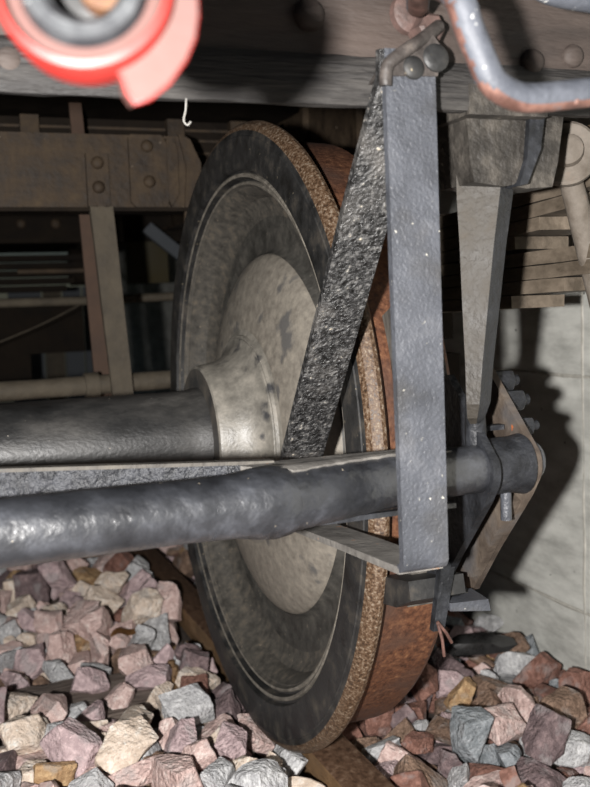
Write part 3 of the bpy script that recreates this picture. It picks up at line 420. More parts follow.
13,70,361,544,-81,-10,8,173, 12,81,427,565,-34,-95,24,-25, 2,48,291,678,-59,-50,46,-163, 9,74,338,767,-50,60,7,-8, 1,54,339,846,-46,-49,38,-19, 4,72,324,902,-38,-113,-12,-159,
8,52,302,925,-20,-3,28,-156, 4,84,279,1057,-3,-152,-42,118, 15,77,289,1106,-33,-139,-9,-146, 13,60,275,1140,-65,178,83,-155, 2,73,301,1268,-63,71,69,133, 5,78,288,1324,-64,88,77,107,
14,43,271,1423,-72,65,13,-70, 2,61,305,1475,-61,-41,-24,180, 13,42,336,1541,-41,95,-21,-38, 4,54,350,1558,-66,-51,-3,50, 14,85,287,1675,-53,-168,-33,-139, 10,70,334,1773,-60,28,-90,-117,
3,55,393,-399,-48,-3,-77,-24, 9,57,419,-363,-74,-115,-9,-116, 4,60,410,-269,-83,1,7,25, 6,70,357,-209,-60,-14,17,56, 8,54,363,-153,-76,-94,-2,-83, 2,55,379,-113,-55,-103,22,6,
15,62,361,-1,-76,-159,3,-131, 8,55,337,59,-71,148,-51,-97, 13,55,373,89,-72,118,0,50, 11,61,396,190,-36,-178,-43,173, 4,83,361,251,-23,23,-14,-80, 11,65,376,388,-62,1,13,80,
13,39,354,426,-83,-130,12,-29, 15,54,384,446,-71,-99,-51,-133, 5,71,417,519,-67,154,10,-59, 10,80,359,641,-39,128,-32,97, 6,57,335,726,-81,-75,-11,-90, 0,70,482,524,-34,69,-14,-100,
7,76,333,992,1,22,24,62, 12,62,340,1097,-56,-31,-16,73, 6,76,401,1077,-63,-75,-38,-169, 10,45,374,1131,-82,-68,-9,-102, 2,79,417,1144,-63,161,49,-83, 9,60,423,1212,-77,-169,41,149,
0,70,434,1303,-39,-23,8,-113, 15,57,402,1360,-79,106,16,172, 6,77,312,1372,-36,-34,-22,-129, 9,39,404,1456,-71,-110,23,-142, 1,61,388,1627,-62,-140,-68,-91, 13,74,280,1627,-68,-44,-3,-20,
15,60,414,1746,-67,-144,-25,124, 13,74,431,-427,-58,-30,61,-90, 7,58,445,-391,-60,-125,66,-44, 1,42,418,-312,-84,-155,19,-57, 11,79,435,-261,-39,151,-22,-162, 3,80,474,-175,-19,-166,4,-6,
0,87,454,-97,-34,-33,25,-81, 13,65,473,36,-59,-88,79,-126, 2,59,396,33,-36,-133,8,-11, 12,86,426,120,-48,-45,19,-78, 8,67,450,176,-60,118,14,-49, 14,77,531,245,-43,-176,30,-134,
15,69,425,355,-54,153,63,-42, 15,59,441,441,-75,-66,27,45, 3,42,424,472,-81,87,-4,-135, 9,69,468,596,-53,174,7,-29, 13,78,496,642,-53,-66,-69,26, 5,65,423,693,-53,42,25,131,
8,52,383,737,-52,153,-26,111, 4,84,444,807,-71,137,1,-6, 5,73,446,949,-63,-101,-20,3, 7,55,496,980,-67,70,6,3, 3,77,499,1058,-44,103,33,-24, 15,41,496,1134,-46,-22,-46,139,
9,83,459,1204,-25,-103,-38,102, 1,61,472,1321,-38,35,24,93, 10,77,420,1394,-41,-90,-38,-170, 14,51,482,1415,-76,-159,-5,101, 1,55,412,1432,-66,60,-82,48, 7,55,457,1615,-62,-13,-31,-48,
15,85,512,1749,-29,-140,-27,-150, 8,55,439,1781,-75,90,0,-10, 5,75,509,-430,-58,29,-51,-107, 6,70,534,-360,-24,-3,6,-49, 10,80,551,-321,-55,-147,-88,144, 4,59,514,-221,-40,-81,28,144,
8,65,527,-191,-56,83,-42,-25, 2,61,491,-57,-65,134,-90,61, 1,55,536,-35,-77,174,-32,124, 5,79,561,84,-51,137,7,7, 2,58,516,124,-72,-41,-23,111, 4,58,542,175,-66,-40,26,-65,
9,68,560,312,-48,-168,54,45, 1,70,565,408,-33,135,-33,16, 15,65,530,431,-21,-129,72,69, 7,63,537,507,-59,162,74,61, 7,74,536,545,-29,36,50,16, 15,53,549,666,-56,104,-37,-144,
8,72,519,697,-62,124,-45,47, 11,46,471,853,-64,-52,-47,115, 3,63,494,881,-65,65,-27,-28, 1,67,515,928,-62,-74,-81,99, 5,44,516,1018,-79,29,-28,-173, 5,46,512,1065,-84,29,-11,138,
9,76,531,1139,-36,86,-38,72, 10,83,504,1201,-35,-12,39,61, 4,86,514,1271,-46,-28,31,71, 4,50,534,1375,-84,162,-9,-140, 6,60,532,1423,-65,-143,-90,-37, 1,61,534,1522,-79,-3,0,-23,
15,52,572,1612,-76,49,31,-167, 15,48,549,1636,-52,-116,36,-85, 7,71,576,1773,-56,-126,81,-78, 7,81,591,-412,4,-124,21,124, 4,63,609,-366,-35,7,-7,-59, 14,44,595,-286,-77,134,-40,-48,
12,61,629,-219,-74,-120,3,91, 14,83,614,-155,-49,-23,-1,0, 1,52,563,-107,-72,-27,25,7, 10,59,586,-22,-71,93,-27,51, 7,44,641,72,-73,33,-90,140, 5,83,627,131,-59,132,53,-103,
11,45,627,177,-81,147,-4,122, 2,65,631,300,-46,162,40,85, 6,60,599,389,-52,-128,-45,58, 2,52,636,441,-70,-106,25,-104, 2,51,632,517,-77,152,64,-43, 1,77,616,573,-76,-58,0,130,
7,76,615,673,-53,-171,31,44, 8,61,631,726,-63,-124,-66,94, 1,76,610,765,-19,164,-44,115, 5,54,636,808,-49,-62,26,-49, 8,83,563,937,-57,12,-39,-17, 4,88,562,1022,-58,116,25,132,
6,57,615,968,-80,180,-6,2, 11,76,618,1177,-36,173,83,97, 14,87,562,1199,-5,87,-8,56, 8,46,559,1306,-70,-71,38,-35, 8,59,559,1347,-65,-170,-90,89, 6,66,573,1463,-62,-97,77,-34,
13,86,596,1508,-49,-178,-4,-40, 8,84,624,1586,-34,68,81,-38, 4,64,632,1671,-45,-174,1,-90, 14,87,624,1749,-17,-4,-52,149, 4,55,-507,-409,-67,123,42,155, 9,70,-471,-272,-39,-148,-19,133,
14,60,-558,-79,-22,-81,-5,112, 1,66,-549,9,-32,25,-34,-108, 6,68,-511,173,-19,95,85,-16, 9,63,-592,456,-72,22,71,-7, 8,84,-429,632,-30,-124,-15,-151, 15,97,-484,752,-9,52,29,-159,
13,66,-595,859,-19,180,-50,44, 8,54,-477,1016,-9,105,10,-153, 0,74,-438,-367,-42,19,-5,148, 0,64,-391,-270,-57,133,36,-124, 4,67,-348,-106,-22,153,24,-11, 6,68,-414,23,18,-95,18,-25,
0,70,-409,164,-43,-83,19,-94, 14,94,-446,411,-29,-179,-5,-98, 6,57,-337,636,-52,81,-1,-165, 1,73,-410,743,-42,25,10,28, 7,74,-379,882,-4,-125,-13,154, 12,36,-367,1040,-53,0,0,-159,
6,74,-190,-425,-17,70,11,162, 7,78,-189,-281,1,22,7,-146, 0,69,-217,-120,-10,-153,22,156, 15,60,-190,96,-55,-110,25,-118, 1,89,-237,160,-50,-154,87,-17, 7,39,-227,442,-82,70,6,-62,
6,79,-256,453,-54,-58,23,-70, 7,63,-276,768,-38,-38,24,-66, 9,42,-200,878,-53,-45,12,59, 12,58,-186,1024,-33,159,-42,-7, 6,43,-33,-374,-83,10,0,124, 5,56,-59,-283,-81,167,-17,-118,
14,52,-95,-97,-81,153,-2,108, 13,82,-18,30,-70,86,-34,96, 6,55,-68,128,-82,-80,-3,-115, 3,79,-20,291,-25,-141,-75,-53, 6,78,-81,495,-23,-99,-46,-79, 7,92,-56,597,5,-31,-55,-69,
11,45,-49,729,-11,-7,39,-84, 1,50,-62,906,-46,-81,4,-25, 11,84,-44,1073,-10,-18,-21,41, 14,68,-212,-464,-16,-38,-52,-96, 7,98,-254,-435,32,125,22,100, 12,61,-228,-330,43,-173,-6,-61,
11,90,-165,-178,-5,92,-5,-72, 5,63,-458,-89,-28,-148,-32,149, 6,43,-287,73,-58,-122,-15,-114, 2,73,-305,171,-9,-23,-4,-91, 0,61,-93,-465,-34,-55,82,-50, 0,52,-124,-296,-47,-174,41,85,
8,79,-112,-326,10,-67,-21,163, 15,92,-108,-147,-54,155,66,-83, 13,62,-316,-182,-22,39,-29,19, 4,51,-215,77,-29,-73,-12,177, 12,38,-172,130,-83,49,-9,-38, 1,66,-9,-408,-61,64,-11,-137,
0,98,-68,-296,-30,-165,32,118, 8,69,-189,-192,-75,30,-17,-32, 4,45,13,-173,-76,143,26,171, 11,59,-305,54,-12,137,73,99, 10,73,-170,16,-69,180,36,-41, 0,50,0,96,-83,-156,23,32,
6,76,-47,180,-72,-86,-14,-180, 12,42,12,327,-39,-46,11,119, 2,49,-60,389,-34,56,23,-154, 2,40,14,476,-66,-21,50,-119, 5,44,-122,511,-26,114,37,35, 8,72,-21,684,9,78,-47,28,
0,96,-81,788,15,16,-46,-56, 2,40,-109,899,-24,88,0,52, 3,59,-72,949,-18,72,27,-142, 13,56,8,1149,-22,-103,10,19, 13,84,-64,1130,-38,170,-16,12, 2,86,-161,-464,26,65,24,-13,
10,56,-103,-223,-28,-53,-20,57, 3,51,-126,-191,-49,136,56,-159, 6,69,-129,-71,-57,-7,16,120, 0,71,-83,-54,-22,151,-55,-25, 1,86,-80,60,-72,5,0,-148, 12,82,-412,169,5,18,-14,84,
15,83,-89,-266,9,-29,50,164, 12,47,-22,-313,-78,-175,2,-147, 10,97,-5,-249,-50,14,-57,21, 13,92,15,-122,-40,45,-10,-93, 1,56,-20,-68,-74,-176,-49,-89, 12,37,22,57,-78,116,-5,-95,
10,98,-202,118,17,-149,-60,-67, 13,86,-107,-391,8,153,-33,-157, 14,43,-339,-412,-22,-169,23,23, 6,100,-454,-153,40,-68,7,76, 0,54,-69,-78,-65,22,17,-40, 9,88,-420,-88,1,4,-8,-132,
6,43,-72,14,-85,78,-3,177, 6,59,-119,139,-80,0,0,-160, 5,61,-33,-373,-46,-108,-37,-160, 15,89,-253,-174,20,135,3,-135, 9,89,-55,-226,-31,124,49,127, 0,59,-26,-152,-35,-153,-25,31,
1,95,-195,30,-6,-112,-6,-111, 9,83,11,13,-42,-140,-20,78, 12,76,-22,111,-52,-66,-29,-35, 11,82,-67,-385,36,18,30,108, 12,56,-114,-199,3,129,-5,41, 14,67,-345,-161,-1,-93,25,88,
15,61,-125,-120,4,-114,20,80, 15,77,-137,2,-28,-177,-69,92, 9,69,-110,43,-44,-21,-6,152, 0,96,-86,136,-38,-72,18,122, 1,97,-24,-408,3,134,38,152, 7,67,6,-334,-42,-133,-56,-56,
12,65,-115,-76,31,79,12,-16, 5,80,-69,-100,-12,29,-85,-15, 5,68,-40,-34,-69,-41,10,73, 13,97,-55,1,-40,26,0,-96, 7,72,5,159,-49,133,-17,121, 9,49,-522,-482,-74,145,64,16,
9,94,-567,-248,-37,178,-18,133, 9,37,-493,-84,-31,142,64,-95, 0,46,-509,76,-26,147,-44,38, 10,84,-449,-457,-12,111,10,-138, 6,53,-391,-382,-48,105,29,-88, 6,58,-328,-86,3,-179,9,0,
11,56,-410,99,22,-173,30,-174, 7,58,-295,-376,-23,120,32,180, 1,62,-217,-259,28,-128,-1,40, 13,94,-222,-70,13,-151,-24,7, 5,88,-89,76,-6,-112,-2,16, 14,55,-89,-433,-7,-169,73,74,
15,56,-64,-178,-7,-180,-28,-65, 11,66,-135,-56,-9,101,-36,87, 9,72,-49,183,-30,8,35,-116, 7,60,128,-454,-65,-48,-21,84, 11,53,217,-319,-68,-15,71,59, 0,87,193,-222,-61,-124,-29,165,
2,38,126,-144,-80,134,-44,150, 14,57,167,11,-81,0,-21,-8, 12,63,192,118,-77,-148,14,45, 3,59,139,242,-64,-143,-75,126, 2,86,177,312,-43,-62,28,96, 2,59,213,419,-43,173,10,107,
13,82,213,515,-17,-105,23,147, 1,74,172,620,-13,-91,22,26, 11,72,159,704,-43,106,20,-137, 10,83,183,880,-23,35,36,-81, 15,58,152,977,-67,109,16,43, 11,50,294,-465,-72,69,-30,67,
13,87,267,-406,-40,-140,62,-70, 8,82,301,-181,-27,-29,-80,27, 12,78,376,-155,-31,-157,-7,-168, 2,53,329,-44,-73,121,26,173, 15,80,340,39,-17,-40,6,44, 4,79,358,118,-44,-66,-22,77,
12,63,312,353,-21,-84,18,-136, 9,85,384,407,-24,171,-6,-161, 1,52,320,549,-56,77,14,-41, 15,83,294,628,-25,57,33,49, 9,68,268,762,-58,71,76,144, 12,56,285,843,-34,-167,-24,8,
14,80,332,882,2,-5,-54,101, 5,52,467,-426,-23,-58,-22,103, 9,39,442,-301,-79,-29,80,159, 7,75,381,-270,-4,-14,58,-174, 14,53,506,-137,-54,-19,4,112, 7,68,450,-11,-43,62,2,120,
11,60,377,-30,-33,-29,-47,-24, 9,82,495,281,-55,-146,56,172, 10,62,441,309,-59,-147,-40,177, 12,54,471,348,-64,159,-10,-77, 1,72,407,463,-42,-84,-10,-11, 14,54,419,630,-68,-60,-52,136,
14,68,449,724,-44,-39,-29,-55, 11,59,384,800,-52,41,-12,-75, 1,52,415,937,-18,111,33,6, 7,65,521,-413,-21,-105,-46,-163, 1,86,613,-304,-28,-165,0,0, 0,58,598,-264,-71,-85,40,4,
3,63,530,-66,-51,105,-8,-82, 10,87,576,32,-46,-72,-43,6, 3,63,592,127,-26,64,23,142, 15,65,599,193,-50,163,-4,150, 3,75,587,346,-46,145,-31,114, 5,41,568,432,-65,169,-60,41,
12,79,603,525,-25,-153,19,-109, 14,57,516,599,-43,-11,-78,6, 5,82,558,749,-35,-170,10,145, 4,55,603,860,-40,-8,41,-77, 6,80,536,970,-27,85,61,36,
]
rows = [REST[i:i+8] for i in range(0, len(REST), 8)]
rg = random.Random(11); pool = []
LIFT = .004
for q in rows:
    k = q[0]; s = q[1]/1000; p = Vector((q[2]/1000, q[3]/1000, q[4]/1000+LIFT)); rot = Euler([math.radians(v) for v in q[5:8]]).to_quaternion()
    if p.z > .02: continue
    if p.x < .07: mi = rg.choices(range(9), [28, 20, 17, 25, 1, 4, 4, 0, 2])[0]
    else: mi = rg.choices(range(9), [9, 12, 13, 1, 26, 6, 14, 7, 18])[0]
    d = p-CAMLOC; z = d.dot(Fv); px = 295+970*d.dot(rv)/z; py = 393-970*d.dot(uv)/z
    vis = -15 < px < 605 and 545 < py < 800 and not (172 < px < 400 and py < 1.9*px+125 and p.x < .2 and px > 250 and p.y > 0)
    pool.append((z/s*(1 if vis else 50)*(1 if p.z > -.084+LIFT else 1.6), k, s, p, rot, mi))
pool.sort(key=lambda t: t[0])
for (_, k, s, p, rot, mi) in pool[:290]:
    o = bpy.data.objects.new('stone', SHAPES[k]); C.objects.link(o); o.parent = ground
    o.location = p-Vector((0, 0, -.1)); o.rotation_mode = 'QUATERNION'; o.rotation_quaternion = rot; o.scale = (s, s, s)
    o.material_slots[0].link = 'OBJECT'; o.material_slots[0].material = STONE[mi]
bm = B()
for (_, k, s, p, rot, mi) in pool[290:]:
    n0 = len(bm.verts); f0 = len(bm.faces); bm.from_mesh(SHAPES[k]); bm.verts.ensure_lookup_table(); bm.faces.ensure_lookup_table()
    mx = Matrix.Translation(p) @ rot.to_matrix().to_4x4() @ Matrix.Scale(s, 4)
    for v in bm.verts[n0:]: v.co = mx @ v.co
    for f in bm.faces[f0:]: f.material_index = mi
for v in bm.verts: v.co -= Vector((0, 0, -.1))
me = bpy.data.meshes.new('ballast_stones'); bm.to_mesh(me); bm.free()
for mt in STONE_FAR: me.materials.append(mt)
o = bpy.data.objects.new('ballast_stones', me); C.objects.link(o); o.parent = ground; o['kind'] = 'stuff'

# concrete wall to the right of the track: cast panels with fins of mortar between them
WX = .656
bm = B(); box(bm, WX+.006, WX+.4, -1.6, 5.0, -.12, 1.5)
wall = obj('wall_right', bm, 'concrete', loc=(WX, 0, -.1)); wall['kind'] = 'structure'
for (y0, y1) in [(-1.6, -.99), (-.984, -.01), (-.004, .97), (.976, 1.95), (1.956, 2.93), (2.936, 5.0)]:
    for (z0, z1) in [(-.12, .072), (.077, .516), (.520, .96), (.964, 1.5)]:
        bm = B(); box(bm, WX, WX+.01, y0, y1, z0, z1); obj('concrete_panel', bm, 'concrete', wall, bevel=.0015, seg=1)
for y in (-.987, -.007, .973, 1.953, 2.933):
    bm = B(); tube(bm, [(WX+.002, y+.002*math.sin(9*t), -.12+t*1.62/20) for t in range(21)], [.0035+.0012*math.sin(t*5) for t in range(21)], 6)
    obj('mortar_fin', bm, 'fin', wall)
for z in (.0745, .518, .962):
    bm = B(); tube(bm, [(WX+.002, -1.6+t*.11, z+.002*math.sin(7*t)) for t in range(60)], [.0035+.0015*math.sin(t*3) for t in range(60)], 6)
    obj('mortar_fin', bm, 'fin', wall)

# ------------------------------------------------------------------ track
for i, y0 in enumerate((.2, .84, 1.46)):
    bm = B()
    prism(bm, [(y0, -.2), (y0+.205, -.2), (y0+.205, -.072), (y0+.2, -.066), (y0+.006, -.066), (y0, -.072)], 'x', -1.3, .5)
    for v in bm.verts:
        if v.co.x > .108-.05 and v.co.z > -.1: v.co.z = -.085
    bm.free(); bm = B()
    box(bm, -1.3, -.001, y0, y0+.205, -.2, -.046 if i == 0 else -.064)
    bmesh.ops.subdivide_edges(bm, edges=[e for e in bm.edges if abs(e.verts[0].co.x-e.verts[1].co.x) > .5], cuts=40)
    r2 = random.Random(i)
    for v in bm.verts:
        if v.co.z > -.1: v.co.z += r2.uniform(-.002, .002); v.co.y += r2.uniform(-.003, .003)
    tag(obj('timber_sleeper', bm, 'sleeper', bevel=.004), ['grey weathered timber sleeper showing its cracked top between stones near the wheel',
        'timber sleeper mostly under stones, second one beyond the wheel', 'timber sleeper farthest along the track, buried in ballast'][i], 'sleeper', 'sleepers under the rail')
    t = thing('rail_baseplate', ['brown steel baseplate with clip bolt at the end of the uncovered sleeper', 'steel baseplate on the second sleeper beyond the wheel', 'steel baseplate on the farthest sleeper'][i], 'baseplate', (-.04, y0+.1, -.064), 'rail baseplates')
    bm = B(); box(bm, -.105, -.002, y0+.05, y0+.16, -.064, -.048)
    bp_ = obj('plate', bm, 'plate', t, bevel=.003)
    for yy in (y0+.075, y0+.135):
        bm = B(); nut(bm, (-.055, yy, -.047), (0, 0, 1), .014, .022, .010); obj('screw', bm, 'rail_side', bp_)
t = thing('rail', 'rusty brown steel rail carrying the wheel', 'rail', (.072, 0, -.2))
r0 = [(.038, -.036), (.0375, -.006), (.0385, -.002), (.043, 0), (.101, 0), (.1055, -.002), (.107, -.006), (.1065, -.036), (.082, -.048), (.080, -.19), (.066, -.19), (.064, -.048)]
bm = B(); prism(bm, r0, 'y', -1.6, 5.0)
for f in bm.faces: f.material_index = 0 if f.calc_center_median().z > -.004 else 1
obj('rail_head', bm, ['rail_top', 'rail_side'], t, smooth=25)
bm = B(); prism(bm, [(.003, -.198), (.143, -.198), (.143, -.19), (.08, -.178), (.064, -.178), (.003, -.19)], 'y', -1.6, 5.0)
obj('rail_foot', bm, 'rail_side', t)

# ------------------------------------------------------------------ wheelset
ws = thing('wheelset', 'steel railway wheel with flange on a thick black axle', 'wheel', (0, 0, 0))
CW = (0, 0, .46)
prof = [(.030, .382), (.024, .3865), (.0195, .3895), (.0185, .3915), (.0125, .3945), (.0115, .3975), (.0130, .3990), (.0165, .4000), (.0160, .4025), (.0060, .4055), (.0045, .4090), (.0055, .4110), (.0090, .4120), (.0085, .4150), (.0010, .4180), (0, .4210), (0, .4650), (.0015, .4665), (.0025, .474), (.007, .482), (.013, .4865), (.018, .488), (.0235, .4865), (.028, .480), (.032, .469), (.038, .462), (.060, .4600), (.125, .4575), (.133, .453), (.135, .445), (.135, .405), (.12, .39), (.085, .375), (.06, .373), (.046, .376), (.036, .379), (.030, .382)]
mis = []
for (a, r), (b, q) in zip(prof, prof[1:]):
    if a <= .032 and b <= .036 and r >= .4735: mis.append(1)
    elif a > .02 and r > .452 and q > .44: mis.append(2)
    elif (.4050 < r < .4112 and q > .4050) or (.3940 < r < .3995 and q > .3940): mis.append(4)  # ridge tops coloured as if lit
    elif .3985 < r < .4178 and a > .003: mis.append(0)  # groove shade painted in with the greasy rim black
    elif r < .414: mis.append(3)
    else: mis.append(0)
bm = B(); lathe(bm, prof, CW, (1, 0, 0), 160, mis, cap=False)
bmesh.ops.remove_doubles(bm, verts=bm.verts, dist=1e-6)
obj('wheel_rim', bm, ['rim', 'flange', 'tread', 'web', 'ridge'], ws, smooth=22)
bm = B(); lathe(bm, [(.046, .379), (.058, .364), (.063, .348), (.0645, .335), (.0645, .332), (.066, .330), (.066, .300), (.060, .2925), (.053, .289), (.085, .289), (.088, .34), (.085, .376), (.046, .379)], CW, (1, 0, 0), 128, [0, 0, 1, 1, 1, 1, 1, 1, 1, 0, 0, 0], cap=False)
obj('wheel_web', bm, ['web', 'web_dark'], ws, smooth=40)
bm = B(); lathe(bm, [(.085, .2895), (.056, .2895), (.050, .286), (.042, .277), (.032, .258), (.022, .228), (.015, .2), (.011, .178), (.0105, .171), (.085, .171)], CW, (1, 0, 0), 128, cap=False)
obj('wheel_disc', bm, 'dust', ws, smooth=40)
bm = B()
hp = [(-.066, .080), (-.068, .083), (-.068, .112), (-.066, .1155), (-.060, .1175), (-.045, .1195), (-.028, .1245), (-.014, .1325), (-.004, .1435), (.000, .151), (.0015, .1560), (.0045, .1565), (.0045, .1578), (.0030, .1585), (.0035, .1610), (.0085, .1620), (.0100, .1660), (.0112, .1722), (.06, .172), (.10, .14), (.135, .13), (.142, .12), (.142, .08)]
mis = [1, 1] + [0]*(len(hp)-3)
lathe(bm, hp, CW, (1, 0, 0), 128, mis, cap=False)
obj('hub', bm, ['hub', 'hubend'], ws, smooth=22)
bm = B(); lathe(bm, [(-1.25, .078), (-.105, .0785), (-.085, .0795), (-.074, .0825), (-.06, .083), (.145, .083), (.16, .065), (.33, .062), (.335, .055)], CW, (1, 0, 0), 96)
obj('axle', bm, 'axle', ws, smooth=30)
t = thing('axlebox', 'dark axlebox casting behind the wheel under the leaf springs', 'axlebox', (.27, 0, .33))
bm = B(); box(bm, .2, .34, -.11, .11, .33, .58); obj('housing', bm, 'frame_dark', t, bevel=.02)
bm = B(); lathe(bm, [(0, .08), (.02, .08), (.03, .06)], (.34, 0, .46), (1, 0, 0), 24); obj('cover', bm, 'frame_dark', t)

# ------------------------------------------------------------------ brake beam: tube in front, flat compression bar behind, dusty top plate
bb = thing('brake_beam', 'glossy black brake beam tube crossing in front of the axle', 'brake beam', (-.3, -.62, .44))
pts = [(-1.25, -.71, .499), (-.9, -.69, .496), (-.6, -.672, .493), (-.414, -.658, .4895), (-.3, -.648, .488), (-.2, -.640, .4865)]
bm = B(); P = catmull(pts, 8); rg = random.Random(8)
tube(bm, P, [.0285*(1+rg.uniform(-.006, .006)) for _ in P], 40); obj('beam_tube', bm, 'tube', bb, smooth=60)
bm = B(); P = [(-.235, -.643, .487), (-.21, -.641, .4868), (-.19, -.639, .4865), (-.172, -.6375, .486), (-.158, -.636, .486), (-.145, -.635, .486)]
tube(bm, P, [.0284, .0294, .0328, .0342, .0322, .027], 40, sq=(1, 1.0)); roughen(bm, .0006, 4); obj('weld_collar', bm, 'tube', bb, smooth=70)
bm = B(); P = [(-.165, -.638, .486), (-.14, -.634, .487), (-.10, -.628, .488), (-.05, -.62, .4895), (0, -.612, .4895), (.05, -.604, .489), (.078, -.6, .488)]
tube(bm, P, [.0305, .0300, .0285, .0265, .0255, .025, .025], 40, sq=(1, 1.0)); obj('forged_end', bm, 'tube', bb, smooth=60)
bm = B(); hexa(bm, [(-1.25, -.45, .47), (-.15, -.586, .462), (-.15, -.578, .462), (-1.25, -.442, .47), (-1.25, -.45, .563), (-.15, -.586, .514), (-.15, -.578, .514), (-1.25, -.442, .563)])
obj('compression_bar', bm, 'bar', bb, bevel=.0015)
bm = B(); hexa(bm, [(-1.25, -.4515, .561), (-.15, -.5875, .512), (-.15, -.575, .512), (-1.25, -.439, .561), (-1.25, -.4515, .5645), (-.15, -.5875, .5155), (-.15, -.575, .5155), (-1.25, -.439, .5645)])
obj('bar_lip', bm, 'shoe', bb)
bm = B(); prism(bm, [(-.178, -.600), (-.165, -.622), (-.150, -.632), (-.138, -.640), (-.10, -.638), (-.06, -.632), (-.02, -.626), (.03, -.618), (.03, -.578), (-.16, -.578), (-.185, -.588)], 'z', .508, .5135)
bmesh.ops.triangulate(bm, faces=bm.faces)
obj('top_plate', bm, 'dustplate', bb)
bm = B(); N = 26; rows_ = []; rg = random.Random(6)
for i in range(N+1):
    t_ = i/N; x = -.168+.178*t_; yc = -.638+.025*t_; zc = .486+.0035*t_; rr = (.0308-.0045*t_)+.0022
    a1 = 62+22*t_ + (14 if i < 2 else 0)+rg.uniform(-3, 3)
    rows_.append([(bm.verts.new((x, yc-r_*math.cos(math.radians(a)), zc+r_*math.sin(math.radians(a))))) for r_, a in [(rr, a1), (rr, (a1+95)/2), (rr, 95), (rr, 112), (rr-.004, 112), (rr-.004, 95), (rr-.004, a1)]])
for p_, q_ in zip(rows_, rows_[1:]):
    for k in range(7): bm.faces.new((p_[k], p_[(k+1) % 7], q_[(k+1) % 7], q_[k]))
bm.faces.new(rows_[0]); bm.faces.new(rows_[-1][::-1])
obj('wrapped_lip', bm, 'dustplate', bb, smooth=50)
bm = B(); prism(bm, [(-.17, -.592), (.03, -.58), (.03, -.625), (-.10, -.63), (-.15, -.628)], 'z', .456, .461)
obj('bottom_plate', bm, 'tube', bb)

# ------------------------------------------------------------------ brake head: two cheek plates, shoe, nuts, pin
bh = thing('brake_shoe_holder', 'black brake shoe holder with two pointed cheek plates pressed against the wheel tread', 'brake head', (.1, -.55, .33))
def arc(cx, cy, r, a0, a1, n): return [(cx+r*math.cos(math.radians(a0+(a1-a0)*i/n)), cy+r*math.sin(math.radians(a0+(a1-a0)*i/n))) for i in range(n+1)]
ch = arc(-.582, .487, .030, 150, 222, 8) + [(-.594, .452), (-.530, .380), (-.480, .318), (-.470, .314), (-.455, .322), (-.447, .34)] + [(-.478, .40), (-.486, .46), (-.484, .52), (-.474, .560), (-.487, .583), (-.515, .590), (-.522, .585)]
def cheek(x, th, dy, mt, s=1.0):
    bm = B(); prism(bm, [((q[0]+.58)*s-.58+dy, (q[1]-.487)*s+.487) for q in ch], 'x', x, x+th); return bm
ck = obj('cheek_plate', cheek(.134, .009, 0, 0), 'cheek', bh, bevel=.002, label='outer cheek plate with brown grimy inner face')
obj('cheek_plate', cheek(.070, .009, -.022, 0, .94), 'blackface', bh, bevel=.002, label='inner cheek plate, black edge behind the strap')
bm = B(); lathe(bm, [(.079, .0300), (.095, .0305), (.12, .0305), (.1335, .033)], (0, -.584, .486), (1, 0, 0), 40, cap=False); obj('pivot_sleeve', bm, 'blackface', bh, smooth=50)
bm = B(); lathe(bm, [(.140, .024), (.152, .0235), (.158, .019), (.160, 0)], (0, -.578, .487), (1, 0, 0), 28); obj('end_cap', bm, 'paint', bh, smooth=50)
for (y, z, r) in ((-.510, .570, .0135), (-.531, .549, .013), (-.549, .521, .011)):
    bm = B(); nut(bm, (.142, y, z), (1, 0, 0), r, .030, .008); obj('nut', bm, 'blackface', ck)
bm = B(); box(bm, .088, .130, -.560, -.548, .521, .5265); obj('slot_bar', bm, 'blackface', bh, bevel=.0015)
bm = B(); lathe(bm, [(0, .006), (.03, .006), (.032, .004)], (.110, -.592, .428), (0, 0, 1), 12); obj('split_pin', bm, 'paint', bh)
bm = B(); prism(bm, [(-.585, .445), (-.50, .34), (-.45, .33), (-.47, .4), (-.485, .46), (-.56, .455)], 'x', .122, .134); obj('rib_plate', bm, 'cheek', bh, bevel=.0015)
bm = B()
sh = [(-.4655*math.cos(math.radians(a)), .46+.4655*math.sin(math.radians(a))) for a in range(-18, 26, 2)]
so = [(-.497*math.cos(math.radians(a)), .46+.497*math.sin(math.radians(a))) for a in range(24, -20, -2)]
prism(bm, sh+so, 'x', .050, .104); bmesh.ops.triangulate(bm, faces=[f for f in bm.faces if len(f.verts) > 4])
obj('brake_shoe', bm, 'shoe', bh, label='worn grey iron brake shoe against the tread')
bm = B(); prism(bm, [(-.535, .335), (-.500, .318), (-.462, .312), (-.462, .345), (-.53, .356)], 'x', .022, .092); obj('shoe_carrier', bm, 'rim', bh, bevel=.004)
bm = B(); hexa(bm, [(.044, -.545, .300), (.058, -.545, .300), (.058, -.536, .300), (.044, -.536, .300), (.060, -.54, .378), (.078, -.54, .378), (.078, -.53, .378), (.060, -.53, .378)]); db = obj('drop_bar', bm, 'blackface', bh, bevel=.0015)
bm = B(); hexa(bm, [(.066, -.545, .320), (.118, -.545, .313), (.122, -.50, .313), (.066, -.50, .320), (.066, -.545, .329), (.115, -.545, .327), (.120, -.50, .327), (.066, -.50, .329)]); obj('bottom_lug', bm, 'paint', bh, bevel=.002)
for q in ((.054, -.55, .272), (.064, -.55, .286)):
    bm = B(); tube(bm, [(.047, -.549, .312), ((.047+q[0])/2+.001, -.551, (.312+q[2])/2), q], .0018, 8); obj('pin_leg', bm, 'rustpink', db, label='rusty split pin leg')

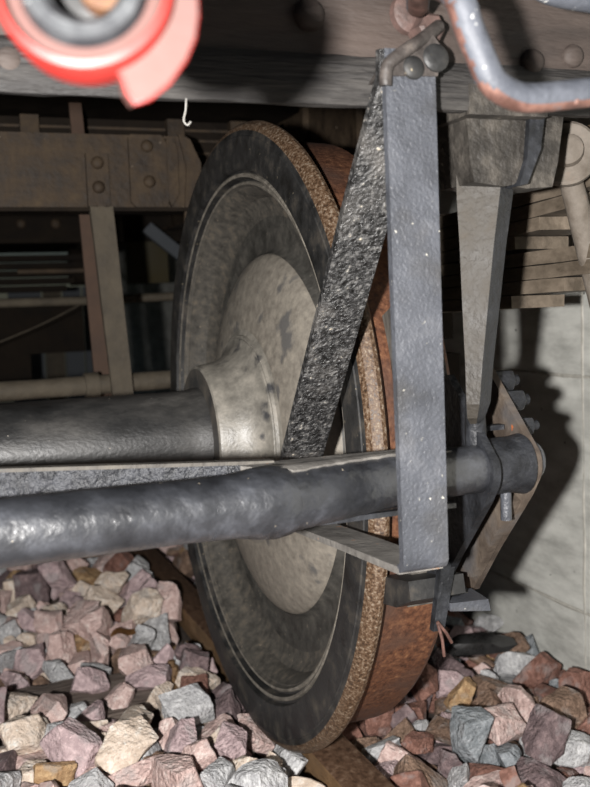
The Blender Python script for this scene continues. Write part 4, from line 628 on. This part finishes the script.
# ------------------------------------------------------------------ safety strap looping round the brake beam
ss = thing('safety_strap', 'grey blue steel safety strap looping under the brake beam', 'strap', (-.05, -.6, .39))
bm = B()
front = [(-.7005, .884), (-.7005, .84), (-.7005, .75), (-.7005, .6), (-.7005, .5), (-.7002, .435)] + [(-.688-.0125*math.cos(math.radians(a)), .430-.0125*math.sin(math.radians(a))) for a in (10, 30, 50, 70, 90)]
ribbon(bm, front, .008, 'x', -.0745, -.0255)
for v in bm.verts: v.co.x += (.88-v.co.z)*(.012 if v.co.x < -.05 else .006)
obj('front_leg', bm, 'paint', ss, bevel=.0015)
bm = B(); low = [(-.690, .4165), (-.66, .4145), (-.56, .409), (-.44, .401), (-.385, .398)] + [(-.375+.012*math.sin(math.radians(a)), .411-.012*math.cos(math.radians(a))) for a in (30, 60, 90)]
ribbon(bm, low, .007, 'x', -.0690, -.0230); obj('bottom_leg', bm, 'dustplate', ss, bevel=.0012)
bm = B(); back = [(-.361, .412), (-.372, .44), (-.414, .50), (-.490, .602), (-.551, .683), (-.612, .765), (-.670, .838), (-.690, .862), (-.692, .884)]
ribbon(bm, back, .008, 'x', -.0790, -.0275); obj('back_leg', bm, 'strap_back', ss, bevel=.0015)
bm = B(); prism(bm, [(-.0755, .860), (-.0245, .862), (-.018, .885), (-.028, .897), (-.066, .874)], 'y', -.703, -.664); lug = obj('top_lug', bm, 'bolt', ss, bevel=.004, seg=3)
bm = B(); tube(bm, catmull([(-.0745, -.7005, .852), (-.073, -.702, .868), (-.062, -.703, .878), (-.040, -.701, .892), (-.015, -.69, .909)], 6), .0058, 14); obj('rolled_edge', bm, 'bolt', ss)
for p_, r_ in (((-.048, -.7025, .8685), .0105), ((-.026, -.7025, .878), .013)):
    bm = B(); rivet(bm, p_, (0, -1, .12), r_, .0045); obj('rivet', bm, 'rim', lug)

# ------------------------------------------------------------------ headstock
hs = thing('wagon_headstock', 'thick dark weathered steel headstock beam running above the wheel, strap bolted to it', 'beam', (-.3, -.63, .84))
bm = B(); box(bm, -1.5, .62, -.660, -.585, .866, 1.18)
bbod = obj('beam_body', bm, 'beam', hs, bevel=.005)
bm = B(); prism(bm, [(-.6655, .8415), (-.668, .848), (-.667, .878), (-.662, .886), (-.655, .886), (-.655, .8415)], 'x', -1.5, .62)
bmesh.ops.subdivide_edges(bm, edges=[e for e in bm.edges if abs(e.verts[0].co.x-e.verts[1].co.x) > .5], cuts=90)
rg = random.Random(2)
for v in bm.verts: v.co.z += rg.uniform(-.0008, .0008); v.co.y += rg.uniform(-.0006, .0006)
obj('lower_lip', bm, 'beam_low', hs, smooth=60)
for (x, z, r) in ((-.1275, .919, .0145), (.103, .891, .0125), (.150, .899, .0115), (-.385, .866, .014), (.045, .96, .013)):
    bm = B(); rivet(bm, (x, -.660, z), (0, -1, 0), r, r*.7, 20); obj('rivet', bm, 'beam', bbod)
t = thing('pink_rusted_nut', 'pink rusted nut and washer at the top of the bent handle', 'nut', (-.02, -.69, .9))
bm = B(); lathe(bm, [(0, .019), (.008, .0185), (.010, .015)], (-.030, -.661, .926), (0, -1, 0), 20); obj('washer', bm, 'dullred', t)
bm = B(); lathe(bm, [(.000, .014), (.020, .014), (.023, .011)], (-.020, -.664, .909), (.1, -1, 0), 6); obj('nut', bm, 'dullred', t)
tag(obj('hanging_thread', (lambda b: (tube(b, catmull([(-.243, -.665, .842), (-.244, -.665, .832), (-.246, -.665, .824), (-.243, -.665, .820), (-.240, -.665, .823)], 4), .0007, 6), b)[1])(B()), 'thread'), 'thin pale thread hanging from the lower edge of the headstock', 'thread')

# ------------------------------------------------------------------ hanger bracket and hanger
hb = thing('hanger_bracket', 'heavy crazed casting bracket under the headstock holding the brake hanger', 'bracket', (.09, -.62, .77))
bm = B(); prism(bm, [(.036, .862), (.120, .862), (.112, .80), (.098, .782), (.088, .776), (.078, .774), (.044, .778), (.040, .80)], 'y', -.648, -.585); obj('left_cheek', bm, 'cast', hb, bevel=.006)
bm = B(); prism(bm, [(.126, .862), (.160, .862), (.150, .800), (.143, .776), (.112, .774), (.098, .776), (.116, .81)], 'y', -.635, -.585); obj('right_cheek', bm, 'cast', hb, bevel=.004)
bm = B(); prism(bm, [(.106, .864), (.124, .864), (.116, .81), (.100, .776), (.090, .774), (.100, .80)], 'y', -.655, -.585); obj('dark_crease', bm, 'blackface', hb, bevel=.004)  # black strip standing in for the shaded crease between the cheeks
bm = B(); box(bm, .028, .115, -.668, -.60, .838, .866); obj('top_flange', bm, 'cast', hb, bevel=.008, seg=3)
hg = thing('brake_hanger', 'tapering brake hanger bar hanging down from the bracket to the brake head', 'hanger', (.06, -.60, .54))
def sect(z, xl, xm, xr, yl, ym, yr, yb=-.585): return [(xl, yl, z), (xm, ym, z), (xr, yr, z), ((xl+xr)/2+.012, yb, z)]
secs = [sect(.790, .042, .080, .108, -.618, -.642, -.622), sect(.765, .042, .076, .104, -.618, -.642, -.622), sect(.72, .043, .070, .096, -.620, -.640, -.622), sect(.66, .044, .064, .088, -.621, -.637, -.621), sect(.60, .0455, .058, .081, -.622, -.634, -.618), sect(.56, .046, .055, .078, -.622, -.632, -.616), sect(.545, .049, .057, .074, -.618, -.624, -.612), sect(.538, .056, .062, .068, -.612, -.614, -.609)]
bm = B(); R = [[bm.verts.new(p) for p in s] for s in secs]
for a, b in zip(R, R[1:]):
    for k in range(4):
        f = bm.faces.new((a[k], a[(k+1) % 4], b[(k+1) % 4], b[k])); f.material_index = 0 if k in (0, 3) else 1
bm.faces.new(R[0]); bm.faces.new(R[-1][::-1])
obj('hanger_bar', bm, ['hanger', 'blackface'], hg, bevel=.0015, smooth=20)
bm = B(); tube(bm, [(.070, -.598, .60), (.074, -.592, .56), (.076, -.59, .50)], [.008, .010, .012], 12); obj('hanger_eye', bm, 'blackface', hg)

# ------------------------------------------------------------------ bent handle, hose coupling
t = thing('uncoupling_handle', 'slate blue bent steel handle with pink rust on its underside', 'handle', (-.07, -.9, .79))
path = catmull([(-.045, -.70, .922), (-.085, -.78, .912), (-.122, -.885, .874), (-.1215, -.900, .860), (-.116, -.9, .845), (-.1085, -.9, .829), (-.100, -.9, .8125), (-.091, -.9, .8055), (-.079, -.9, .8015), (-.066, -.9, .801), (-.04, -.9, .8040), (-.01, -.9, .8080), (.03, -.9, .8135), (.09, -.9, .823)], 8)
bm = B(); tube(bm, [p+Vector((.004, 0, 0)) for p in path], .0100, 24)
for f in bm.faces:
    c = f.calc_center_median(); n_ = f.normal
bmesh.ops.recalc_face_normals(bm, faces=bm.faces)
for f in bm.faces: f.normal_update(); f.material_index = 1 if (f.normal.z < -.52 or (f.normal.x < -.86 and f.normal.y > -.5)) else 0
obj('bent_rod', bm, ['handle', 'rustpink'], t, smooth=80)
bm = B(); rivet(bm, (-.032, -.906, .7985), (-.2, -.6, -.7), .003, .003); obj('orange_drop', bm, 'rustpink', t)
bm = B(); tube(bm, catmull([(-.05, -.655, 1.0), (-.04, -.76, .99), (-.02, -.80, .95), (.01, -.80, .913), (.05, -.80, .9045), (.11, -.80, .906), (.18, -.80, .930), (.20, -.78, .99), (.20, -.655, 1.0)], 8), .009, 16)
tag(obj('grab_rail', bm, 'handle', smooth=70), 'slate blue rod at the top edge above the bent handle', 'rod')

hc = thing('brake_hose_coupling', 'red painted brake hose coupling hanging blurred at the top corner', 'hose coupling', (-.387, -1.044, .76))
cy = -1.044; c0 = (-.3865, cy, .8035); fd = (-.30, -.94, .12)
bm = B(); lathe(bm, [(-.012, .028), (-.012, .0375), (.006, .0385), (.009, .037), (.010, .0345), (.006, .0325), (.006, .028)], c0, fd, 64, [0, 0, 0, 0, 1, 1], cap=False)
obj('red_ring', bm, ['red', 'pink'], hc)
bm = B(); lathe(bm, [(.004, .035), (.005, .0275), (.004, .0265)], c0, fd, 64, cap=False); obj('pale_face', bm, 'pink', hc)
bm = B(); lathe(bm, [(-.006, .0275), (.006, .0272), (.010, .025), (.010, .019), (.006, .0155), (-.010, .0150)], c0, fd, 48, cap=False); gk = obj('gasket', bm, 'rubber', hc)
bm = B(); lathe(bm, [(-.012, .0165), (-.012, .005), (-.010, 0)], c0, fd, 24, cap=False); obj('bore', bm, 'black', hc)
bm = B(); lathe(bm, [(-.012, .012), (-.003, .011), (-.002, 0)], (c0[0]+.007, c0[1], c0[2]+.004), fd, 20, cap=False); obj('valve_face', bm, 'brass', hc)
for a in (200, 235, 270, 310, 345):
    q = (c0[0]+.0235*math.cos(math.radians(a)), c0[1]-.0235*.3*math.cos(math.radians(a))-.0, c0[2]+.0235*math.sin(math.radians(a)))
    bm = B(); rivet(bm, (q[0]-.0028, q[1]-.009, q[2]+.001), fd, .0025, .0018, 10); obj('gasket_stud', bm, 'rubber', gk)
bm = B(); horn = [(-.362, .836), (-.345, .815), (-.3545, .801), (-.341, .8005), (-.3375, .796), (-.338, .785), (-.342, .775), (-.349, .764), (-.357, .756), (-.3655, .7525), (-.369, .755), (-.372, .763), (-.3745, .770), (-.366, .775), (-.356, .787)]
horn = [(-.356, .812), (-.343, .806), (-.3375, .800), (-.3375, .790), (-.3395, .780), (-.344, .771), (-.352, .761), (-.361, .7545), (-.3675, .7525), (-.3705, .757), (-.3725, .764), (-.3765, .7695), (-.366, .774), (-.356, .782), (-.350, .797)]
horn = [(c0[0]+(q[0]-c0[0])*.88, c0[2]+(q[1]-c0[2])*.95) for q in horn]
prism(bm, horn, 'y', cy-.006, cy+.008)
for v in bm.verts: v.co.y -= (v.co.x-c0[0])*.3
hn = obj('horn', bm, ['pink', 'red'], hc, bevel=.0018)
bm = B()
P_ = [Vector((q[0], 0, q[1])) for q in horn]
tube(bm, [(q[0], cy-.004-(q[0]-c0[0])*.3, q[1]) for q in horn[1:12]], .0014, 8); obj('red_edge', bm, 'red', hn)
bm = B(); tube(bm, catmull([(-.388, -1.035, .84), (-.392, -1.01, .90), (-.40, -.93, .99), (-.41, -.80, 1.04), (-.41, -.70, 1.045), (-.41, -.655, 1.045)], 8), .014, 20); obj('hose', bm, 'rubber', hc)
bm = B(); lathe(bm, [(0, .02), (.03, .02)], (-.388, -1.038, .828), (-.02, .15, 1), 20); obj('hose_clamp', bm, 'red', hc)

# ------------------------------------------------------------------ leaf springs and link, right
def leaf_pack(name, label, z_top, ends, slope, grp):
    t = thing(name, label, 'leaf spring', (.30, 0, z_top-.1), grp)
    for i, ye in enumerate(ends):
        z = z_top-.0180*i; bm = B(); pl = []
        for k in range(25):
            y = -ye+2*ye*k/24; pl.append((y, z+slope*(abs(y)-.33)))
        ribbon(bm, pl, -.0165, 'x', .270+.001*(i % 2), .355); roughen(bm, .0006, i); obj('spring_leaf', bm, 'spring', t, bevel=.002, seg=1)
    bm = B(); box(bm, .262, .363, -.05, .05, z_top-.12, z_top+.01); obj('buckle', bm, 'frame_dark', t, bevel=.004)
leaf_pack('leaf_spring', 'upper stack of rusty spring leaves above the wall gap', .797, (.56, .50, .43, .375), .05, 'leaf springs')
leaf_pack('leaf_spring', 'lower stack of rusty spring leaves below the round washer', .721, (.57, .53, .48, .365), .02, 'leaf springs')
t = thing('spring_link', 'dusty spring link rod hanging from a round washer at right edge', 'spring link', (.28, -.5, .6))
ax = (-.55, -.80, .12); c1 = (.226, -.545, .823)
bm = B(); lathe(bm, [(0, .036), (.010, .036), (.012, .033), (.010, .027), (.009, .018)], c1, ax, 36, cap=True); obj('washer', bm, 'link', t)
bm = B(); lathe(bm, [(.006, .019), (.020, .017), (.023, .012), (.024, 0)], (c1[0]+.002, c1[1], c1[2]+.002), ax, 20, cap=False); obj('pin_head', bm, 'link', t)
bm = B(); tube(bm, [(.240, -.530, .825), (.250, -.525, .79), (.279, -.515, .72), (.303, -.51, .65), (.33, -.51, .57)], [.013, .0135, .0145, .0145, .0145], 20); obj('link_rod', bm, 'link', t)
bm = B(); box(bm, .268, .36, -.56, -.49, .80, .86); obj('shackle_block', bm, 'frame', t, bevel=.006)

# ------------------------------------------------------------------ underframe behind
cm = thing('cross_member', 'brown grimy cross member plate with rivets behind the wheel', 'beam', (-.3, .6, .88))
bm = B(); box(bm, -1.5, .095, .600, .612, .883, 1.036); obj('web_plate', bm, 'frame', cm, bevel=.003)
bm = B(); box(bm, -1.5, .095, .585, .66, .876, .884); obj('lower_flange', bm, 'frame_dark', cm, bevel=.002)
bm = B(); prism(bm, [(-.035, .895), (-.025, .885), (.042, .885), (.046, .895), (.046, 1.02), (.036, 1.036), (-.03, 1.036), (-.035, 1.03)], 'y', .590, .600); gusset = obj('gusset_plate', bm, 'frame', cm, bevel=.003)
bm = B(); prism(bm, [(.046, 1.03), (.062, 1.03), (.070, 1.0), (.068, .91), (.052, .885), (.046, .9)], 'y', .587, .600); obj('curled_edge', bm, 'frame', cm, bevel=.003)
bm = B(); prism(bm, [(.074, 1.04), (.10, 1.03), (.122, .98), (.12, .5), (.085, .5), (.080, .86), (.090, .97)], 'y', .594, .602); obj('end_plate', bm, 'frame', cm, bevel=.002)
for (x, z) in ((.004, 1.012), (.006, .938), (-.103, .975), (-.103, .925)):
    bm = B(); rivet(bm, (x, .590 if x > -.05 else .586, z), (0, -1, 0), .0135, .010); obj('rivet', bm, 'frame', gusset if x > -.05 else cm)
t = thing('brake_rod_hanger', 'pale mud-coated flat hanger bar riveted to the cross member', 'hanger', (-.07, .58, .47))
bm = B(); hexa(bm, [(-.094, .592, .475), (-.050, .592, .475), (-.050, .604, .475), (-.094, .604, .475), (-.124, .582, .885), (-.075, .582, .885), (-.075, .598, .885), (-.124, .598, .885)])
roughen(bm, .001, 3, 3); obj('hanger_blade', bm, 'hang_light', t)
bm = B(); box(bm, -.126, -.080, .586, .600, .886, .995); obj('riveted_foot', bm, 'frame', t, bevel=.004)
t2 = obj('red_brown_stay', (lambda b: (hexa(b, [(-.105, .75, .47), (-.066, .75, .47), (-.066, .762, .47), (-.105, .762, .47), (-.130, .75, 1.131), (-.103, .75, 1.131), (-.103, .762, 1.131), (-.130, .762, 1.131)]), b)[1])(B()), 'redbrown', bevel=.001)
tag(t2, 'red-brown flat bar just behind the pale hanger', 'bar')
lb = thing('brake_cross_shaft', 'grimy brown cross shaft low behind the axle', 'shaft', (-.3, .65, .47))
P = [(-1.5+i*.05, .65, .495+.0005*i) for i in range(32)]; rg = random.Random(4)
bm = B(); tube(bm, P, [.021*(1+rg.uniform(-.03, .03)) for _ in P], 20); obj('shaft', bm, 'hang_light', lb)
bm = B(); tube(bm, [(-.145, .65, .508), (-.115, .65, .509)], .028, 16); obj('collar', bm, 'hang_light', lb)
# second cross member, joists and floor boards seen in the gap under the headstock
um = thing('rear_cross_member', 'dark cross member high behind the wheel with upright ribs', 'beam', (0, .9, 1.0))
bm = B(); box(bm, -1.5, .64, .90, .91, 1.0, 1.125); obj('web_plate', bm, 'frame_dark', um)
for x in (-.50, -.225, .12, .28, .42, .56):
    bm = B(); box(bm, x, x+.042, .87, .90, 1.0, 1.125); obj('rib', bm, 'frame', um, bevel=.002)
for (z, d_) in ((1.045, .004), (1.075, .006), (1.10, .004)):
    bm = B(); box(bm, -1.5, .64, .893, .90, z, z+.006); obj('slat_edge', bm, 'frame', um)
sb = thing('sole_bar', 'brown side sole bar of the wagon above the wheel', 'beam', (.43, 0, .90))
bm = B(); box(bm, .42, .435, -.585, 4.5, .96, 1.13); obj('web_plate', bm, 'frame', sb)
bm = B(); box(bm, .38, .435, -.585, 4.5, .955, .965); obj('lower_flange', bm, 'frame', sb)
for y in (-.2, .1, .4, .7):
    bm = B(); box(bm, .405, .42, y, y+.02, .965, 1.13); obj('stiffener', bm, 'frame', sb)
fp = thing('wagon_floor', 'dark plank floor of the wagon seen from underneath', 'floor', (0, 1, 1.13))
for i in range(34):
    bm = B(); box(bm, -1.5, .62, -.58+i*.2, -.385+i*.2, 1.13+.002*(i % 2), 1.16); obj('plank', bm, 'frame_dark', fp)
t = thing('pull_rod', 'thin horizontal pipe in the dark beyond the hanger', 'pipe', (-.3, 1.4, .69))
bm = B(); tube(bm, [(-1.5, 1.4, .705), (.02, 1.4, .700), (.36, 1.4, .708)], .013, 14); obj('pipe', bm, 'hang_light', t)
bm = B(); tube(bm, [(.02, 1.4, .700), (.075, 1.4, .701)], .021, 14); obj('union', bm, 'frame', t)
bm = B(); tube(bm, [(.05, 1.41, .70), (.035, 1.42, .76), (.0, 1.44, .79)], .008, 10); tube(bm, [(-.2, 1.44, .79), (.0, 1.44, .79)], .007, 10); obj('branch_pipe', bm, 'frame', t)
t = thing('far_cross_beam', 'dark riveted cross beam far under the wagon', 'beam', (-.2, 2.1, .9))
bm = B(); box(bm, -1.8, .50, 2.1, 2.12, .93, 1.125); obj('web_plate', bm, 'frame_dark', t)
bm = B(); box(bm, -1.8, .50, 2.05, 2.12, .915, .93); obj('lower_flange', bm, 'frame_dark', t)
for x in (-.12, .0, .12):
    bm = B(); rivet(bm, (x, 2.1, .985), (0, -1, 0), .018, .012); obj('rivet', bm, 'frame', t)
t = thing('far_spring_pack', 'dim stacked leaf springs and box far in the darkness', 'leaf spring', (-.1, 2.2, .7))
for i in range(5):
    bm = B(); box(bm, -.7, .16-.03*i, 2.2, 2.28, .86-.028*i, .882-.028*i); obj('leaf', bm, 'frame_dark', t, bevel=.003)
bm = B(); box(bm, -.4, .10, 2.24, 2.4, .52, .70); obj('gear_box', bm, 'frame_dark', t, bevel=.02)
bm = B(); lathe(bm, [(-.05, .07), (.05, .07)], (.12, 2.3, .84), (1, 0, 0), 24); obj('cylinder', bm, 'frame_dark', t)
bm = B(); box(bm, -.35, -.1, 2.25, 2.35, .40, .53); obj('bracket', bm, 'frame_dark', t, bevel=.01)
tag(obj('yellow_box', (lambda b: (box(b, .25, .39, 2.05, 2.12, .765, .916), b)[1])(B()), 'yellow', bevel=.006), 'dim olive yellow box in the gap left of the wheel', 'box')
tag(obj('blue_diagonal_stay', (lambda b: (hexa(b, [(.27, 1.9, .94), (.44, 1.9, .80), (.44, 1.93, .80), (.27, 1.93, .94), (.30, 1.9, .97), (.47, 1.9, .83), (.47, 1.93, .83), (.30, 1.93, .97)]), b)[1])(B()), 'bluegrey', bevel=.002), 'bluish diagonal stay bar in the dark gap beside the wheel', 'bar')
t = thing('pale_sheet', 'dim blue-grey upright sheets at the far side under the wagon', 'panel', (.1, 3.6, -.09))
for x0, x1, mt in ((-.06, .10, 'bluegrey'), (.11, .20, 'hang_light'), (.21, .30, 'bluegrey'), (.31, .44, 'bluegrey')):
    bm = B(); box(bm, x0, x1, 3.6, 3.62, -.09, .80); obj('sheet', bm, mt, t)
bm = B(); tube(bm, catmull([(-.55, 1.5, .52), (-.35, 1.5, .56), (-.15, 1.5, .63), (0, 1.5, .70)], 6), .002, 6)
tag(obj('thin_cable', bm, 'hang_light'), 'thin grey cable curving across the dark gap', 'cable')

# ------------------------------------------------------------------ small things on the ballast
def lump(p, s, seed, rot):
    bm = B(); bmesh.ops.create_icosphere(bm, subdivisions=2, radius=1); r2 = random.Random(seed)
    mx = Matrix.Translation(p) @ Matrix.Rotation(rot, 4, 'Z')
    for v in bm.verts:
        k = 1+r2.uniform(-.1, .1); v.co = mx @ Vector((v.co.x*s[0]*k, v.co.y*s[1]*k, v.co.z*s[2]*k))
    return bm
tag(obj('black_lump', lump((.50, .12, -.004), (.075, .025, .022), 1, -.3), 'coal', smooth=20), 'long glossy black lump lying on stones at the wall foot', 'lump')
tag(obj('black_lump', lump((.39, .14, .002), (.032, .024, .024), 2, .3), 'coal', smooth=20), 'small glossy black lump between the wheel and the long black lump', 'lump')
bm = B(); lp = catmull([(-.145, .485, .002), (-.130, .480, .012), (-.110, .475, .006), (-.09, .470, .010)], 4); N = len(lp)
L1 = [bm.verts.new(p+Vector((0, .012*math.sin(PI*(i+.3)/(N+.2)), .004))) for i, p in enumerate(lp)]; L2 = [bm.verts.new(p-Vector((0, .012*math.sin(PI*(i+.3)/(N+.2)), .002))) for i, p in enumerate(lp)]
for i in range(N-1): bm.faces.new((L1[i], L1[i+1], L2[i+1], L2[i]))
bmesh.ops.solidify(bm, geom=bm.faces, thickness=.0012)
tag(obj('dead_leaf', bm, 'leaf'), 'curled brown dead leaf on the stones beside the sleeper end', 'leaf')
